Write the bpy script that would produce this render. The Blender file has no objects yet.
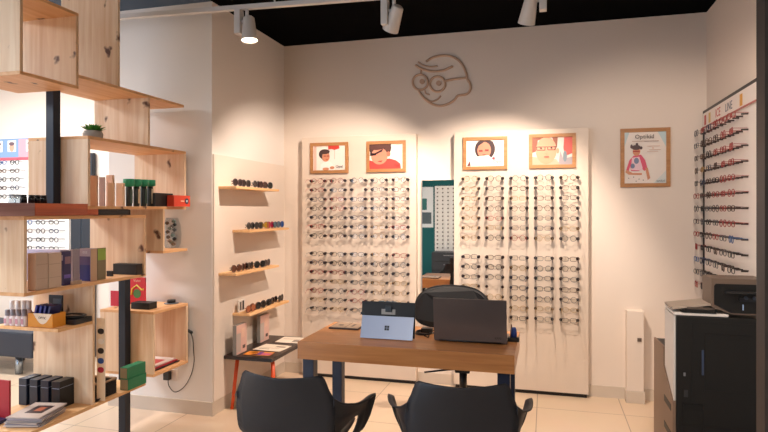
import bpy, bmesh, math, random
from mathutils import Vector, Matrix
random.seed(7)
R = math.radians
SC = bpy.context.scene
COL = SC.collection

# ------------------------------------------------------------------ camera geometry
YAW = R(15.45); H = 1.5; F = 586.0; HY = 210.0
SN, CS = math.sin(YAW), math.cos(YAW)
def ratio(px):                      # X/Y of the ray through a column of the photograph
    u = (px-384)/F
    return (-SN+CS*u)/(CS+SN*u)
def X_at(px, Y): return ratio(px)*Y
def Y_at(px, X): return X/ratio(px)
def dep(X, Y): return -SN*X+CS*Y
def Z_at(py, X, Y): return H+(HY-py)/F*dep(X, Y)

cam = bpy.data.cameras.new('camera'); camo = bpy.data.objects.new('camera', cam); COL.objects.link(camo)
camo.location = (0, 0, H); camo.rotation_euler = (R(90), 0, YAW)
cam.sensor_width = 36; cam.lens = F/768*36; cam.shift_y = -6/768; cam.clip_start = .05
SC.camera = camo

# ------------------------------------------------------------------ materials
def lin(c):
    return tuple((v/12.92 if v <= .04045 else ((v+.055)/1.055)**2.4) for v in c)
def hexc(h):
    h = h.lstrip('#'); h = ''.join(c*2 for c in h) if len(h) == 3 else h; return lin(tuple(int(h[i:i+2], 16)/255 for i in (0, 2, 4)))
MC = {}
def mat(h, rough=.6, metal=0, emit=0, trans=0, alpha=1, name=None, coat=0):
    key = (h, rough, metal, emit, trans, alpha)
    if key in MC: return MC[key]
    m = bpy.data.materials.new(name or 'paint'); m.use_nodes = True
    nt = m.node_tree; b = nt.nodes['Principled BSDF']
    c = hexc(h)
    # slight procedural variation of the surface tone
    n = nt.nodes.new('ShaderNodeTexNoise'); n.inputs['Scale'].default_value = 9
    tc = nt.nodes.new('ShaderNodeTexCoord'); nt.links.new(tc.outputs['Object'], n.inputs['Vector'])
    mx = nt.nodes.new('ShaderNodeMix'); mx.data_type = 'RGBA'
    mx.inputs['A'].default_value = (*[v*.96 for v in c], 1); mx.inputs['B'].default_value = (*[min(1, v*1.03) for v in c], 1)
    nt.links.new(n.outputs['Fac'], mx.inputs['Factor']); nt.links.new(mx.outputs['Result'], b.inputs['Base Color'])
    b.inputs['Roughness'].default_value = rough; b.inputs['Metallic'].default_value = metal
    b.inputs['Transmission Weight'].default_value = trans
    b.inputs['Coat Weight'].default_value = coat
    b.inputs['Alpha'].default_value = alpha
    if emit:
        b.inputs['Emission Color'].default_value = (*c, 1); b.inputs['Emission Strength'].default_value = emit
    MC[key] = m; return m

def wood(name, light, dark, axis, knots=True, rough=.55, scale=1.0):
    """grain stretched along AXIS, sparse dark knots"""
    m = bpy.data.materials.new(name); m.use_nodes = True
    nt = m.node_tree; b = nt.nodes['Principled BSDF']; L = nt.links.new
    tc = nt.nodes.new('ShaderNodeTexCoord'); oi = nt.nodes.new('ShaderNodeObjectInfo')
    add = nt.nodes.new('ShaderNodeVectorMath'); add.operation = 'ADD'
    ml = nt.nodes.new('ShaderNodeMath'); ml.operation = 'MULTIPLY'; ml.inputs[1].default_value = 13
    L(oi.outputs['Random'], ml.inputs[0]); L(tc.outputs['Object'], add.inputs[0]); L(ml.outputs[0], add.inputs[1])
    mp = nt.nodes.new('ShaderNodeMapping'); s = [26*scale]*3; s['XYZ'.index(axis)] = 1.6*scale
    mp.inputs['Scale'].default_value = s; L(add.outputs[0], mp.inputs['Vector'])
    n = nt.nodes.new('ShaderNodeTexNoise'); n.inputs['Scale'].default_value = 1.0; n.inputs['Detail'].default_value = 5
    n.inputs['Distortion'].default_value = .6
    L(mp.outputs[0], n.inputs['Vector'])
    cr = nt.nodes.new('ShaderNodeValToRGB'); e = cr.color_ramp.elements
    e[0].position = .25; e[0].color = (*hexc(dark), 1); e[1].position = .7; e[1].color = (*hexc(light), 1)
    L(n.outputs['Fac'], cr.inputs[0]); out = cr.outputs[0]
    if knots:
        mp2 = nt.nodes.new('ShaderNodeMapping'); s = [7.0]*3; s['XYZ'.index(axis)] = 4.0
        mp2.inputs['Scale'].default_value = s; nd = nt.nodes.new('ShaderNodeTexNoise'); nd.inputs['Scale'].default_value = 14; L(add.outputs[0], nd.inputs['Vector'])
        va = nt.nodes.new('ShaderNodeVectorMath'); va.operation = 'SCALE'; va.inputs['Scale'].default_value = .10; L(nd.outputs['Color'], va.inputs[0])
        vb = nt.nodes.new('ShaderNodeVectorMath'); L(add.outputs[0], vb.inputs[0]); L(va.outputs[0], vb.inputs[1]); L(vb.outputs[0], mp2.inputs['Vector'])
        v = nt.nodes.new('ShaderNodeTexVoronoi'); v.inputs['Scale'].default_value = 1.0; L(mp2.outputs[0], v.inputs['Vector'])
        r2 = nt.nodes.new('ShaderNodeValToRGB'); q = r2.color_ramp.elements
        q[0].position = .07; q[0].color = (1, 1, 1, 1); q[1].position = .16; q[1].color = (0, 0, 0, 1)
        L(v.outputs['Distance'], r2.inputs[0])
        mx = nt.nodes.new('ShaderNodeMix'); mx.data_type = 'RGBA'; mx.inputs['B'].default_value = (*hexc('#5a3422'), 1)
        L(r2.outputs[0], mx.inputs['Factor']); L(out, mx.inputs['A']); out = mx.outputs['Result']
    L(out, b.inputs['Base Color']); b.inputs['Roughness'].default_value = rough
    return m
PINE_Z = wood('pine_upright', '#ecd2b4', '#d4ab84', 'Z')
PINE_Y = wood('pine_lengthwise', '#e6b686', '#cf9662', 'Y')
PINE_EDGE = wood('pine_shelf', '#f0c493', '#dda76c', 'Y', knots=False)
REDWOOD = wood('stained_timber', '#d4693c', '#94402a', 'Y', knots=False, rough=.4)
PINKWOOD = wood('washed_timber', '#b58f90', '#8a6668', 'Y', knots=False, rough=.5)
DESKW = wood('oak_laminate', '#cf9058', '#b47444', 'X', knots=False, rough=.32, scale=1.4)
FRAMEW = wood('oak_frame', '#b98452', '#a06c3c', 'X', knots=False, rough=.5, scale=2)

def plaster(name, h, rough=.85):
    m = bpy.data.materials.new(name); m.use_nodes = True; nt = m.node_tree; b = nt.nodes['Principled BSDF']; L = nt.links.new
    tc = nt.nodes.new('ShaderNodeTexCoord'); n = nt.nodes.new('ShaderNodeTexNoise'); n.inputs['Scale'].default_value = 60
    L(tc.outputs['Object'], n.inputs['Vector']); bp = nt.nodes.new('ShaderNodeBump'); bp.inputs['Strength'].default_value = .04
    L(n.outputs['Fac'], bp.inputs['Height']); L(bp.outputs[0], b.inputs['Normal'])
    b.inputs['Base Color'].default_value = (*hexc(h), 1); b.inputs['Roughness'].default_value = rough
    return m
WALL = plaster('wall_paint', '#e4d6ca')
WALLG = plaster('wall_paint_pale', '#e9e2dc')
BLACKC = plaster('ceiling_black', '#040405', 1.0)
BLACKC.node_tree.nodes['Principled BSDF'].inputs['Specular IOR Level'].default_value = .05
TEAL = plaster('teal_paint', '#0f5a5c')

def floor_mat():
    m = bpy.data.materials.new('cream_floor_tile'); m.use_nodes = True; nt = m.node_tree; b = nt.nodes['Principled BSDF']; L = nt.links.new
    tc = nt.nodes.new('ShaderNodeTexCoord'); mp = nt.nodes.new('ShaderNodeMapping'); mp.inputs['Location'].default_value = (-.554+.62*20, -4.6+.62*20, 0)
    L(tc.outputs['Object'], mp.inputs[0])
    br = nt.nodes.new('ShaderNodeTexBrick'); br.offset = 0; br.squash = 1
    br.inputs['Scale'].default_value = 1; br.inputs['Brick Width'].default_value = .62; br.inputs['Row Height'].default_value = .62
    br.inputs['Mortar Size'].default_value = .0035; br.inputs['Mortar Smooth'].default_value = .2
    br.inputs['Color1'].default_value = (*hexc('#e0c9b0'), 1); br.inputs['Color2'].default_value = (*hexc('#dcc3a8'), 1); br.inputs['Mortar'].default_value = (*hexc('#a08a76'), 1)
    L(mp.outputs[0], br.inputs['Vector'])
    n = nt.nodes.new('ShaderNodeTexNoise'); n.inputs['Scale'].default_value = 2.5; n.inputs['Detail'].default_value = 4; L(tc.outputs['Object'], n.inputs['Vector'])
    mx = nt.nodes.new('ShaderNodeMix'); mx.data_type = 'RGBA'; mx.blend_type = 'MULTIPLY'; mx.inputs['Factor'].default_value = .12
    L(br.outputs['Color'], mx.inputs['A']); L(n.outputs['Color'], mx.inputs['B']); L(mx.outputs['Result'], b.inputs['Base Color'])
    b.inputs['Roughness'].default_value = .28
    return m
FLOOR = floor_mat()
def lens_mat(name, tint, fac):
    m = bpy.data.materials.new(name); m.use_nodes = True; nt = m.node_tree; nt.nodes.clear()
    o = nt.nodes.new('ShaderNodeOutputMaterial'); t = nt.nodes.new('ShaderNodeBsdfTransparent'); g = nt.nodes.new('ShaderNodeBsdfGlossy')
    x = nt.nodes.new('ShaderNodeMixShader'); t.inputs[0].default_value = (*hexc(tint), 1); g.inputs['Roughness'].default_value = .08
    x.inputs[0].default_value = fac; nt.links.new(t.outputs[0], x.inputs[1]); nt.links.new(g.outputs[0], x.inputs[2]); nt.links.new(x.outputs[0], o.inputs[0])
    return m
CLEAR = lens_mat('clear_lens', '#f4f4f2', .06)
GLASS = lens_mat('clear_glass', '#dfe6ea', .15)
BLK = mat('#1b1b1e', .4, name='black_plastic')

# ------------------------------------------------------------------ mesh builder
class MB:
    def __init__(s): s.bm = bmesh.new(); s.mats = []
    def mi(s, m):
        if m not in s.mats: s.mats.append(m)
        return s.mats.index(m)
    def box(s, a, b, m, bev=0, rot=None):
        t = bmesh.new(); bmesh.ops.create_cube(t, size=1)
        c = [(a[i]+b[i])/2 for i in range(3)]; d = [abs(b[i]-a[i]) for i in range(3)]
        bmesh.ops.scale(t, vec=d, verts=t.verts)
        if bev: bmesh.ops.bevel(t, geom=t.edges[:], offset=bev, segments=2, affect='EDGES', profile=.7)
        if rot is not None: bmesh.ops.transform(t, matrix=rot, verts=t.verts)
        bmesh.ops.translate(t, vec=c, verts=t.verts); s.merge(t, m); return s
    def merge(s, t, m, smooth=False):
        k = s.mi(m); mp = {}
        for v in t.verts: mp[v] = s.bm.verts.new(v.co)
        for f in t.faces:
            try: nf = s.bm.faces.new([mp[v] for v in f.verts])
            except ValueError: continue
            nf.material_index = k; nf.smooth = smooth or f.smooth
        t.free()
    def cyl(s, p, q, r, m, r2=None, seg=16, smooth=True, cap=True):
        p = Vector(p); q = Vector(q); r2 = r if r2 is None else r2; t = bmesh.new()
        bmesh.ops.create_cone(t, cap_ends=cap, segments=seg, radius1=r, radius2=r2, depth=(q-p).length)
        for f in t.faces: f.smooth = smooth and len(f.verts) == 4
        bmesh.ops.transform(t, matrix=Matrix.Translation((p+q)/2) @ (q-p).to_track_quat('Z', 'Y').to_matrix().to_4x4(), verts=t.verts)
        s.merge(t, m); return s
    def lathe(s, c, prof, m, seg=20, ribs=0):
        t = bmesh.new(); rows = []
        for (r, z) in prof:
            rows.append([t.verts.new((c[0]+r*(1+ribs*(k % 2))*math.cos(2*math.pi*k/seg), c[1]+r*(1+ribs*(k % 2))*math.sin(2*math.pi*k/seg), c[2]+z)) for k in range(seg)])
        for a, b in zip(rows, rows[1:]):
            for k in range(seg): t.faces.new((a[k], a[(k+1) % seg], b[(k+1) % seg], b[k])).smooth = True
        t.faces.new(rows[0][::-1]); t.faces.new(rows[-1]); s.merge(t, m); return s
    def tube(s, pts, r, m, seg=6, closed=False, flat=1.0):
        pts = [Vector(p) for p in pts]; n = len(pts); t = bmesh.new(); rings = []; up = None
        for i, p in enumerate(pts):
            a = pts[(i-1) % n] if (closed or i) else p; b = pts[(i+1) % n] if (closed or i < n-1) else p
            d = (b-a).normalized()
            if up is None: up = d.orthogonal().normalized()
            up = (up-d*up.dot(d)).normalized(); w = d.cross(up)
            rings.append([t.verts.new(p+(up*math.cos(2*math.pi*k/seg)+w*math.sin(2*math.pi*k/seg))*r) for k in range(seg)])
        rr = list(zip(rings, rings[1:]))+([(rings[-1], rings[0])] if closed else [])
        for a, b in rr:
            for k in range(seg): t.faces.new((a[k], a[(k+1) % seg], b[(k+1) % seg], b[k])).smooth = True
        if not closed: t.faces.new(rings[0][::-1]); t.faces.new(rings[-1])
        s.merge(t, m); return s
    def poly(s, pts, m):
        vs = [s.bm.verts.new(p) for p in pts]; f = s.bm.faces.new(vs); f.material_index = s.mi(m); return s
    def prism(s, pts, vec, m):           # closed outline extruded by vec
        t = bmesh.new(); vs = [t.verts.new(p) for p in pts]; f = t.faces.new(vs)
        g = bmesh.ops.extrude_face_region(t, geom=[f]); nv = [v for v in g['geom'] if isinstance(v, bmesh.types.BMVert)]
        bmesh.ops.translate(t, vec=vec, verts=nv); bmesh.ops.recalc_face_normals(t, faces=t.faces); s.merge(t, m); return s
    def text(s, string, size, m, M, ext=.0006, font_scale=1.0):
        cu = bpy.data.curves.new('t', 'FONT'); cu.body = string; cu.size = size; cu.extrude = ext; cu.align_x = 'CENTER'; cu.align_y = 'CENTER'; cu.resolution_u = 2
        o = bpy.data.objects.new('t', cu); COL.objects.link(o); dg = bpy.context.evaluated_depsgraph_get()
        me = bpy.data.meshes.new_from_object(o.evaluated_get(dg)); t = bmesh.new(); t.from_mesh(me); bmesh.ops.transform(t, matrix=M, verts=t.verts)
        s.merge(t, m); bpy.data.objects.remove(o); bpy.data.curves.remove(cu); bpy.data.meshes.remove(me); return s
    def mesh(s, name, origin=(0, 0, 0)):
        bmesh.ops.translate(s.bm, vec=[-v for v in origin], verts=s.bm.verts)
        bmesh.ops.recalc_face_normals(s.bm, faces=s.bm.faces)
        me = bpy.data.meshes.new(name); s.bm.to_mesh(me); s.bm.free()
        for m in s.mats: me.materials.append(m)
        return me
    def build(s, name, parent=None, origin=None):
        """world-space geometry; parent: offset by the parents' locations (unrotated parents)"""
        if parent is not None:
            o0 = Vector(parent.location); p = parent.parent
            while p: o0 += Vector(p.location); p = p.parent
            me = s.mesh(name, o0); o = bpy.data.objects.new(name, me); o.parent = parent
        else:
            if origin is None:
                vs = s.bm.verts; xs = [v.co.x for v in vs]; ys = [v.co.y for v in vs]; zs = [v.co.z for v in vs]
                origin = ((min(xs)+max(xs))/2, (min(ys)+max(ys))/2, min(zs))
            me = s.mesh(name, origin); o = bpy.data.objects.new(name, me); o.location = origin
        COL.objects.link(o); return o

def tag(o, label=None, cat=None, group=None, kind=None):
    if label: o['label'] = label
    if cat: o['category'] = cat
    if group: o['group'] = group
    if kind: o['kind'] = kind
    return o
def thing(name, label, cat, loc=(0, 0, 0), rz=0, group=None):
    o = bpy.data.objects.new(name, None); o.location = loc; o.rotation_euler = (0, 0, rz); o.empty_display_size = .1
    COL.objects.link(o); return tag(o, label, cat, group)
def struct(mb, name): o = mb.build(name, origin=(0, 0, 0)); o['kind'] = 'structure'; return o
def spline(pts, n=8):
    pts = [Vector(p) for p in pts]; out = []
    for i in range(len(pts)-1):
        p0 = pts[max(0, i-1)]; p1 = pts[i]; p2 = pts[i+1]; p3 = pts[min(len(pts)-1, i+2)]
        for k in range(n):
            t = k/n; out.append(.5*((2*p1)+(p2-p0)*t+(2*p0-5*p1+4*p2-p3)*t*t+(3*p1-p0-3*p2+p3)*t**3))
    out.append(pts[-1]); return out

# ================================================================== THE SETTING
CEIL = 3.02; BY = 5.0; LX = -2.345; RX = 1.19; FX = -6.6; RY = -2.6; PX = -3.24; PY = 3.78
struct(MB().box((FX, RY, -.05), (RX, BY, 0), FLOOR), 'floor')
struct(MB().box((LX, RY, CEIL), (RX, BY, CEIL+.05), BLACKC), 'ceiling')
struct(MB().box((FX, RY, CEIL), (LX, BY, CEIL+.05), plaster('ceiling_daylit', '#46566a')), 'ceiling.001')  # dark ceiling; the blue-grey daylight on it is put into its colour
struct(MB().box((FX, BY, 0), (RX+.1, BY+.1, CEIL), WALL), 'wall_back')
struct(MB().box((RX, RY, 0), (RX+.1, BY, CEIL), WALL), 'wall_right')
struct(MB().box((FX-.1, RY, 0), (FX, BY, CEIL), WALLG), 'wall_left')
struct(MB().box((PX, PY, 0), (LX, BY, CEIL), WALLG), 'wall_pier')
m = MB(); m.box((-2.75, RY-.1, 0), (RX, RY, CEIL), TEAL); m.box((FX, RY-.1, 2.75), (-2.75, RY, CEIL), WALLG); m.box((FX, RY-.1, 0), (-2.75, RY, .1), WALLG)
struct(m, 'wall_rear')
m = MB(); GR = mat('#3a3a3d', .4, .6, name='window_metal')
for x in (FX+.02, -5.3, -4.0, -2.79): m.box((x-.03, RY-.09, .1), (x+.03, RY-.02, 2.75), GR)
m.box((FX+.02, RY-.09, .1), (-2.79, RY-.02, .16), GR); m.box((FX+.02, RY-.09, 2.69), (-2.79, RY-.02, 2.75), GR)
w1 = struct(m, 'window_1')
g = MB().box((FX+.05, RY-.06, .16), (-2.82, RY-.05, 2.69), GLASS).build('pane', w1)
SK = mat('#cdbfb0', .5, name='tile_skirting')
struct(MB().box((LX, BY-.012, 0), (RX, BY, .092), SK), 'baseboard_back')
struct(MB().box((PX-.0, PY-.012, 0), (LX+.012, PY, .1), SK).box((LX, PY, 0), (LX+.012, BY-.012, .1), SK), 'baseboard_left')
struct(MB().box((RX-.012, 3.0, 0), (RX, BY, .092), SK), 'baseboard_right')
struct(MB().box((.687, 2.17, 0), (.80, 2.25, CEIL), mat('#332f30', .5, .2, name='dark_metal_post')).box((.800, 2.16, 0), (.86, 2.26, CEIL), mat('#2b2a2c', .5)), 'trim_1')
# ================================================================== EYEWEAR
def superel(cx, cz, rx, rz, n=18, e=2.6, y=0, dz=0):
    out = []
    for k in range(n):
        a = 2*math.pi*k/n; c, s_ = math.cos(a), math.sin(a)
        out.append((cx+rx*math.copysign(abs(c)**(2/e), c), y, cz+rz*math.copysign(abs(s_)**(2/e), s_)+dz))
    return out
SHAPES = {'round': (.0245, .0225, 2.0), 'rectangular': (.027, .0175, 3.6), 'oval': (.026, .0185, 2.2)}
def eyeglass_mesh(shape, col, temple='down', thick=.0019):
    rx, rz, e = SHAPES[shape]; b = MB(); fm = mat(col, .35, name='frame_'+shape)
    for s_ in (-1, 1):
        pts = superel(s_*.034, 0, rx, rz, e=e)
        b.tube(pts, thick, fm, seg=5, closed=True)
        b.poly([(p[0], p[1]+.0005, p[2]) for p in pts], CLEAR)
        if temple == 'down': path = [(s_*.060, .000, .008), (s_*.069, -.003, .010), (s_*.070, -.085, .008), (s_*.067, -.125, -.018)]
        else: path = [(s_*.060, 0, .008), (s_*.069, .004, .010), (s_*.070, .075, .006)]
        b.tube(path, thick*(.9 if temple == 'down' else .85), fm, seg=4)
    b.tube([(-.010, 0, .004), (0, -.002, .008), (.010, 0, .004)], thick, fm, seg=5)
    return b.mesh('eyeglasses')
COLS = {'black': '#1c1a1c', 'dark brown': '#3d2620', 'red': '#9c2c28', 'navy': '#26304e', 'grey': '#55555a', 'gold': '#b08f60', 'tortoise brown': '#5a3a24', 'blue': '#2c5a94'}
EG = {}
def eg(shape, colname, temple='down', thick=.0019):
    k = (shape, colname, temple, thick)
    if k not in EG: EG[k] = eyeglass_mesh(shape, COLS[colname], temple, thick)
    return EG[k]
ORD = ['first', 'second', 'third', 'fourth', 'fifth', 'sixth', 'seventh', 'eighth', 'ninth', 'tenth', 'eleventh', 'twelfth', 'thirteenth']
def put_glasses(mesh, loc, rz, label, group):
    o = bpy.data.objects.new('eyeglasses', mesh); o.location = loc; o.rotation_euler = (0, 0, rz); o.scale = (.93, 1, 1); COL.objects.link(o)
    tag(o, label, 'eyeglasses', group); return o

PANEL = mat('#dccbbb', .45, name='panel_white'); KNOB = mat('#2a1a18', .35, name='holder_knob')
PF = 4.92                          # front plane of the wall panels
UP = [1.759-.0812*k for k in range(7)]; LO = [1.1135-.0812*k for k in range(7)]
def knob_mesh():
    b = MB(); b.cyl((0, .045, 0), (0, .006, 0), .007, KNOB, seg=8); b.cyl((0, .008, 0), (0, -.008, 0), .0145, KNOB, r2=.013, seg=10); return b.mesh('holder_knob')
KM = knob_mesh()
UPC = [['red', 'red', 'grey', 'grey', 'dark brown'], ['red', 'grey', 'gold', 'grey', 'dark brown'], ['navy', 'red', 'navy', 'tortoise brown', 'dark brown'],
       ['dark brown', 'red', 'grey', 'grey', 'gold'], ['navy', 'grey', 'navy', 'gold', 'grey'], ['red', 'dark brown', 'navy', 'gold', 'red'], ['black', 'tortoise brown', 'grey', 'gold', 'grey']]
LOC_ = [['black', 'grey', 'grey', 'gold', 'red'], ['navy', 'black', 'grey', 'dark brown', 'grey'], ['red', 'red', 'grey', 'tortoise brown', 'grey'], ['grey', 'gold', 'grey', 'gold', 'gold'],
        ['red', 'grey', 'red', 'gold', 'gold'], ['gold', 'grey', 'red', 'gold', 'gold'], ['grey', 'gold', 'grey', 'gold', 'gold']]
UPR = [['gold', 'dark brown', 'navy', 'grey', 'dark brown'], ['gold', 'grey', 'black', 'grey', 'grey'], ['gold', 'tortoise brown', 'gold', 'dark brown', 'grey'], ['gold', 'dark brown', 'black', 'dark brown', 'grey'],
       ['gold', 'red', 'grey', 'grey', 'grey'], ['gold', 'gold', 'grey', 'navy', 'gold'], ['gold', 'black', 'red', 'gold', 'grey']]
LOR = [['grey', 'dark brown', 'grey', 'grey', 'dark brown'], ['grey', 'dark brown', 'gold', 'grey', 'dark brown'], ['grey', 'grey', 'navy', 'grey', 'grey'], ['gold', 'gold', 'navy', 'grey', 'dark brown'],
       ['grey', 'gold', 'grey', 'grey', 'grey'], ['gold', 'grey', 'gold', 'gold', 'gold'], ['grey', 'gold', 'black', 'grey', 'black']]
SHN = list(SHAPES)
def wall_panel(x0, x1, cx0, pitch, tables, side, empty):
    t = thing('eyewear_display', f'tall white eyewear wall panel on the {side} of the mirror', 'display panel', ((x0+x1)/2, BY-.03, 0), 0, None)
    MB().box((x0, PF+.0, .032), (x1, BY-.002, 2.155), PANEL, bev=.003).build('board', t)
    MB().box((x0+.01, PF+.02, 0.001), (x1-.01, BY-.015, .031), mat('#241d1b', .6)).build('plinth', t)
    stuffm = MB(); n = 0
    for bi, (zs, tab) in enumerate(zip((UP, LO), tables)):
        for r, z in enumerate(zs):
            for c in range(5):
                xk = cx0+pitch*c
                for dx in (0, .129):
                    n += 1
                    if n <= 100:
                        o = bpy.data.objects.new('holder_knob', KM); COL.objects.link(o); o.parent = t
                        o.location = Vector((xk+dx, PF-.046, z))-Vector(t.location)
                    else:
                        stuffm.cyl((xk+dx, PF-.001, z), (xk+dx, PF-.04, z), .007, KNOB, seg=8); stuffm.cyl((xk+dx, PF-.038, z), (xk+dx, PF-.054, z), .0125, KNOB, r2=.011, seg=10)
                if (bi, r, c) in empty: continue
                cn = tab[r][c]; sh = SHN[(r*2+c*3+bi) % 3]
                put_glasses(eg(sh, cn), (xk+.0645+random.uniform(-.004, .004), PF-.058, z+random.uniform(-.003, .002)), random.uniform(-.03, .03),
                            f'{cn} {sh} eyeglasses on {side} panel, {"upper" if bi == 0 else "lower"} block, {ORD[r]} row, {ORD[c]} column', f'eyeglasses on the {side} wall panel')
    o = stuffm.build('holder_knobs', t); o['kind'] = 'stuff'
    return t
wall_panel(-2.13, -1.075, -2.022, .189, (UPC, LOC_), 'left', {(0, 1, 2), (1, 6, 3)})
wall_panel(-.747, .325, -.666, .195, (UPR, LOR), 'right', {(1, 3, 1)})

# mirror between the panels
t = thing('wall_mirror', 'tall narrow mirror on the back wall between the two eyewear panels', 'mirror', (-.895, BY-.01, .52))
MB().box((-1.033, BY-.02, .52), (-.758, BY-.001, 1.757), mat('#f2f4f4', .015, 1, name='mirror_glass')).build('mirror_glass', t)
m = MB(); AL = mat('#9a948c', .3, .7, name='mirror_edge')
m.box((-1.040, BY-.024, .52), (-1.033, BY-.001, 1.757), AL); m.box((-.758, BY-.024, .52), (-.751, BY-.001, 1.757), AL); m.box((-1.040, BY-.024, .51), (-.751, BY-.001, .52), AL)
m.build('mirror_frame', t)

# ------------------------------------------------------------------ pictures
def art(shapes, x0, x1, z0, z1, y, facing=-1):
    """flat printed picture: shapes given in 0..1 coordinates, clipped to the sheet"""
    b = MB(); w = x1-x0; h = z1-z0; L = 0
    for s_ in shapes:
        yy = y-.0006*L-.0001; L += 1
        mm = mat(s_[1], .5, name='print_ink')
        if s_[0] == 'r': _, _, a, bb, c, d = s_; pts = [(a, bb), (c, bb), (c, d), (a, d)]
        elif s_[0] == 'e':
            _, _, cx, cy, rx, ry = s_; pts = [(cx+rx*math.cos(2*math.pi*k/24), cy+ry*math.sin(2*math.pi*k/24)) for k in range(24)]
        elif s_[0] == 'p': pts = s_[2]
        elif s_[0] == 't':
            _, _, st, cx, cy, sz = s_; M = Matrix.Translation((x0+cx*w, yy, z0+cy*h)) @ Matrix.Rotation(R(90), 4, 'X'); b.text(st, sz, mm, M, .0002); continue
        pts = [(min(1, max(0, u)), min(1, max(0, v))) for u, v in pts]
        b.poly([(x0+u*w, yy, z0+v*h) for u, v in pts], mm)
    return b
def picture(p0, p1, yt, yb, Yw, label, shapes, fw=.028):
    Yf = Yw-.018; x0 = X_at(p0, Yf); x1 = X_at(p1, Yf); xc = (x0+x1)/2; z1 = Z_at(yt, xc, Yf); z0 = Z_at(yb, xc, Yf)
    t = thing('framed_picture', label, 'picture', (xc, Yw-.01, z0), 0, 'framed eyewear pictures')
    m = MB()
    for a, b_ in (((x0, z0), (x0+fw, z1)), ((x1-fw, z0), (x1, z1)), ((x0+fw, z0), (x1-fw, z0+fw)), ((x0+fw, z1-fw), (x1-fw, z1))):
        m.box((a[0], Yf, a[1]), (b_[0], Yw-.001, b_[1]), FRAMEW, bev=.0015)
    m.build('frame', t)
    MB().box((x0+fw, Yw-.008, z0+fw), (x1-fw, Yw-.002, z1-fw), mat('#efe6df', .6)).build('backing_board', t)
    art(shapes, x0+fw, x1-fw, z0+fw, z1-fw, Yw-.0085).build('photo_print', t)
SKIN = '#cf8c6a'; HAIR = '#3a2420'
picture(310, 348, 142.5, 173.3, PF, 'framed photo of a curly haired child by a red ribbon, leftmost of the four', [
    ('r', '#f0e4dc', 0, 0, 1, 1), ('r', '#e3b9ab', .02, .0, .1, 1), ('p', '#f6ede6', [(.2, 0), (.24, .25), (.38, .38), (.55, .34), (.66, .12), (.68, 0)]),
    ('p', '#c9392c', [(.47, 1), (.47, .84), (.58, .86), (.66, .82), (.82, .88), (.8, 1)]), ('r', '#b98', .665, .45, .675, .84),
    ('e', '#4d3733', .34, .66, .16, .2), ('e', SKIN, .4, .55, .12, .2), ('e', '#4a2f2a', .37, .76, .15, .1), ('r', '#a3402f', .33, .56, .41, .6), ('r', '#a3402f', .43, .56, .51, .6), ('r', '#b5533f', .4, .42, .47, .45),
    ('e', SKIN, .4, .05, .1, .06), ('e', SKIN, .6, .1, .07, .06), ('t', '#4a4a55', 'Opal', .82, .14, .035)])
picture(366.2, 405.6, 140.8, 172, PF, 'framed photo of a smiling boy in a red shirt and dark glasses', [
    ('r', '#e9dcd2', 0, 0, 1, 1), ('p', '#d8423a', [(0, 0), (0, .36), (.15, .3), (.6, .42), (.8, .34), (.93, .2), (.95, 0)]),
    ('e', '#4a2a22', .32, .85, .34, .4), ('p', '#5a3228', [(.5, 1), (.66, 1), (.62, .72), (.55, .58), (.45, .7)]), ('e', '#d88c70', .3, .52, .25, .34), ('e', '#5a3228', .2, .93, .3, .16),
    ('p', '#3b1d22', [(.02, .66), (.02, .54), (.2, .56), (.22, .66), (.27, .7), (.42, .82), (.38, .7), (.24, .62)]), ('p', '#a33c30', [(.24, .3), (.36, .27), (.4, .34), (.3, .33)]), ('e', '#c97257', .58, .6, .06, .1),
    ('t', '#6b2a2a', 'Opal', .84, .14, .03)])
picture(462.8, 507.3, 136.8, 169.6, PF, 'framed photo of a dark haired child with chin behind a white sheet', [
    ('r', '#efe7e0', 0, 0, 1, 1), ('e', '#3a2226', .5, .66, .27, .42), ('e', '#d08468', .48, .62, .18, .32), ('p', '#3a2226', [(.32, .95), (.28, .6), (.34, .8), (.5, .96), (.62, .84), (.7, .6), (.72, .95), (.5, 1)]),
    ('p', '#f4eee8', [(.1, 0), (.12, .25), (.3, .38), (.6, .42), (.68, .3), (.9, .2), (.92, 0)]), ('r', '#8a2f30', .34, .56, .44, .63), ('r', '#8a2f30', .5, .58, .6, .65), ('e', '#c0504a', .48, .45, .05, .02),
    ('p', '#7a3a3a', [(.02, .02), (.1, .22), (.12, .02)]), ('e', '#d84a5a', .73, .3, .04, .05), ('t', '#50505a', 'Opal', .83, .18, .035)])
picture(528.8, 576, 133.6, 168, PF, 'framed close-up of a child in brown glasses', [
    ('r', '#d8c4bc', 0, 0, 1, 1), ('p', '#c8504a', [(.8, 1), (1, 1), (1, .4), (.82, .3), (.78, .6)]), ('p', '#9a8f94', [(.66, 0), (.7, .5), (.78, .2), (1, .28), (1, 0)]), ('e', '#6f7f8a', .82, .3, .05, .2), ('p', '#d9a088', [(0, 0), (0, .3), (.2, .25), (.6, .2), (.7, 0)]),
    ('p', '#8a4a34', [(0, 1), (0, .45), (.1, .5), (.14, .9), (.45, 1)]), ('p', '#8a4a34', [(.5, 1), (.64, 1), (.62, .6), (.56, .7)]), ('e', '#d99474', .35, .52, .26, .5), ('e', '#d99474', .64, .5, .035, .1),
    ('r', '#54302c', .1, .64, .6, .665), ('r', '#54302c', .1, .54, .12, .66), ('r', '#54302c', .12, .525, .32, .545), ('r', '#54302c', .31, .54, .33, .65), ('r', '#54302c', .38, .55, .4, .66), ('r', '#54302c', .39, .53, .57, .55), ('r', '#54302c', .565, .54, .585, .66),
    ('e', '#4a2f2a', .22, .6, .025, .03), ('e', '#4a2f2a', .48, .61, .025, .03), ('e', '#c2604f', .36, .29, .07, .03), ('e', '#cf8f72', .36, .42, .04, .02)])
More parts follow.
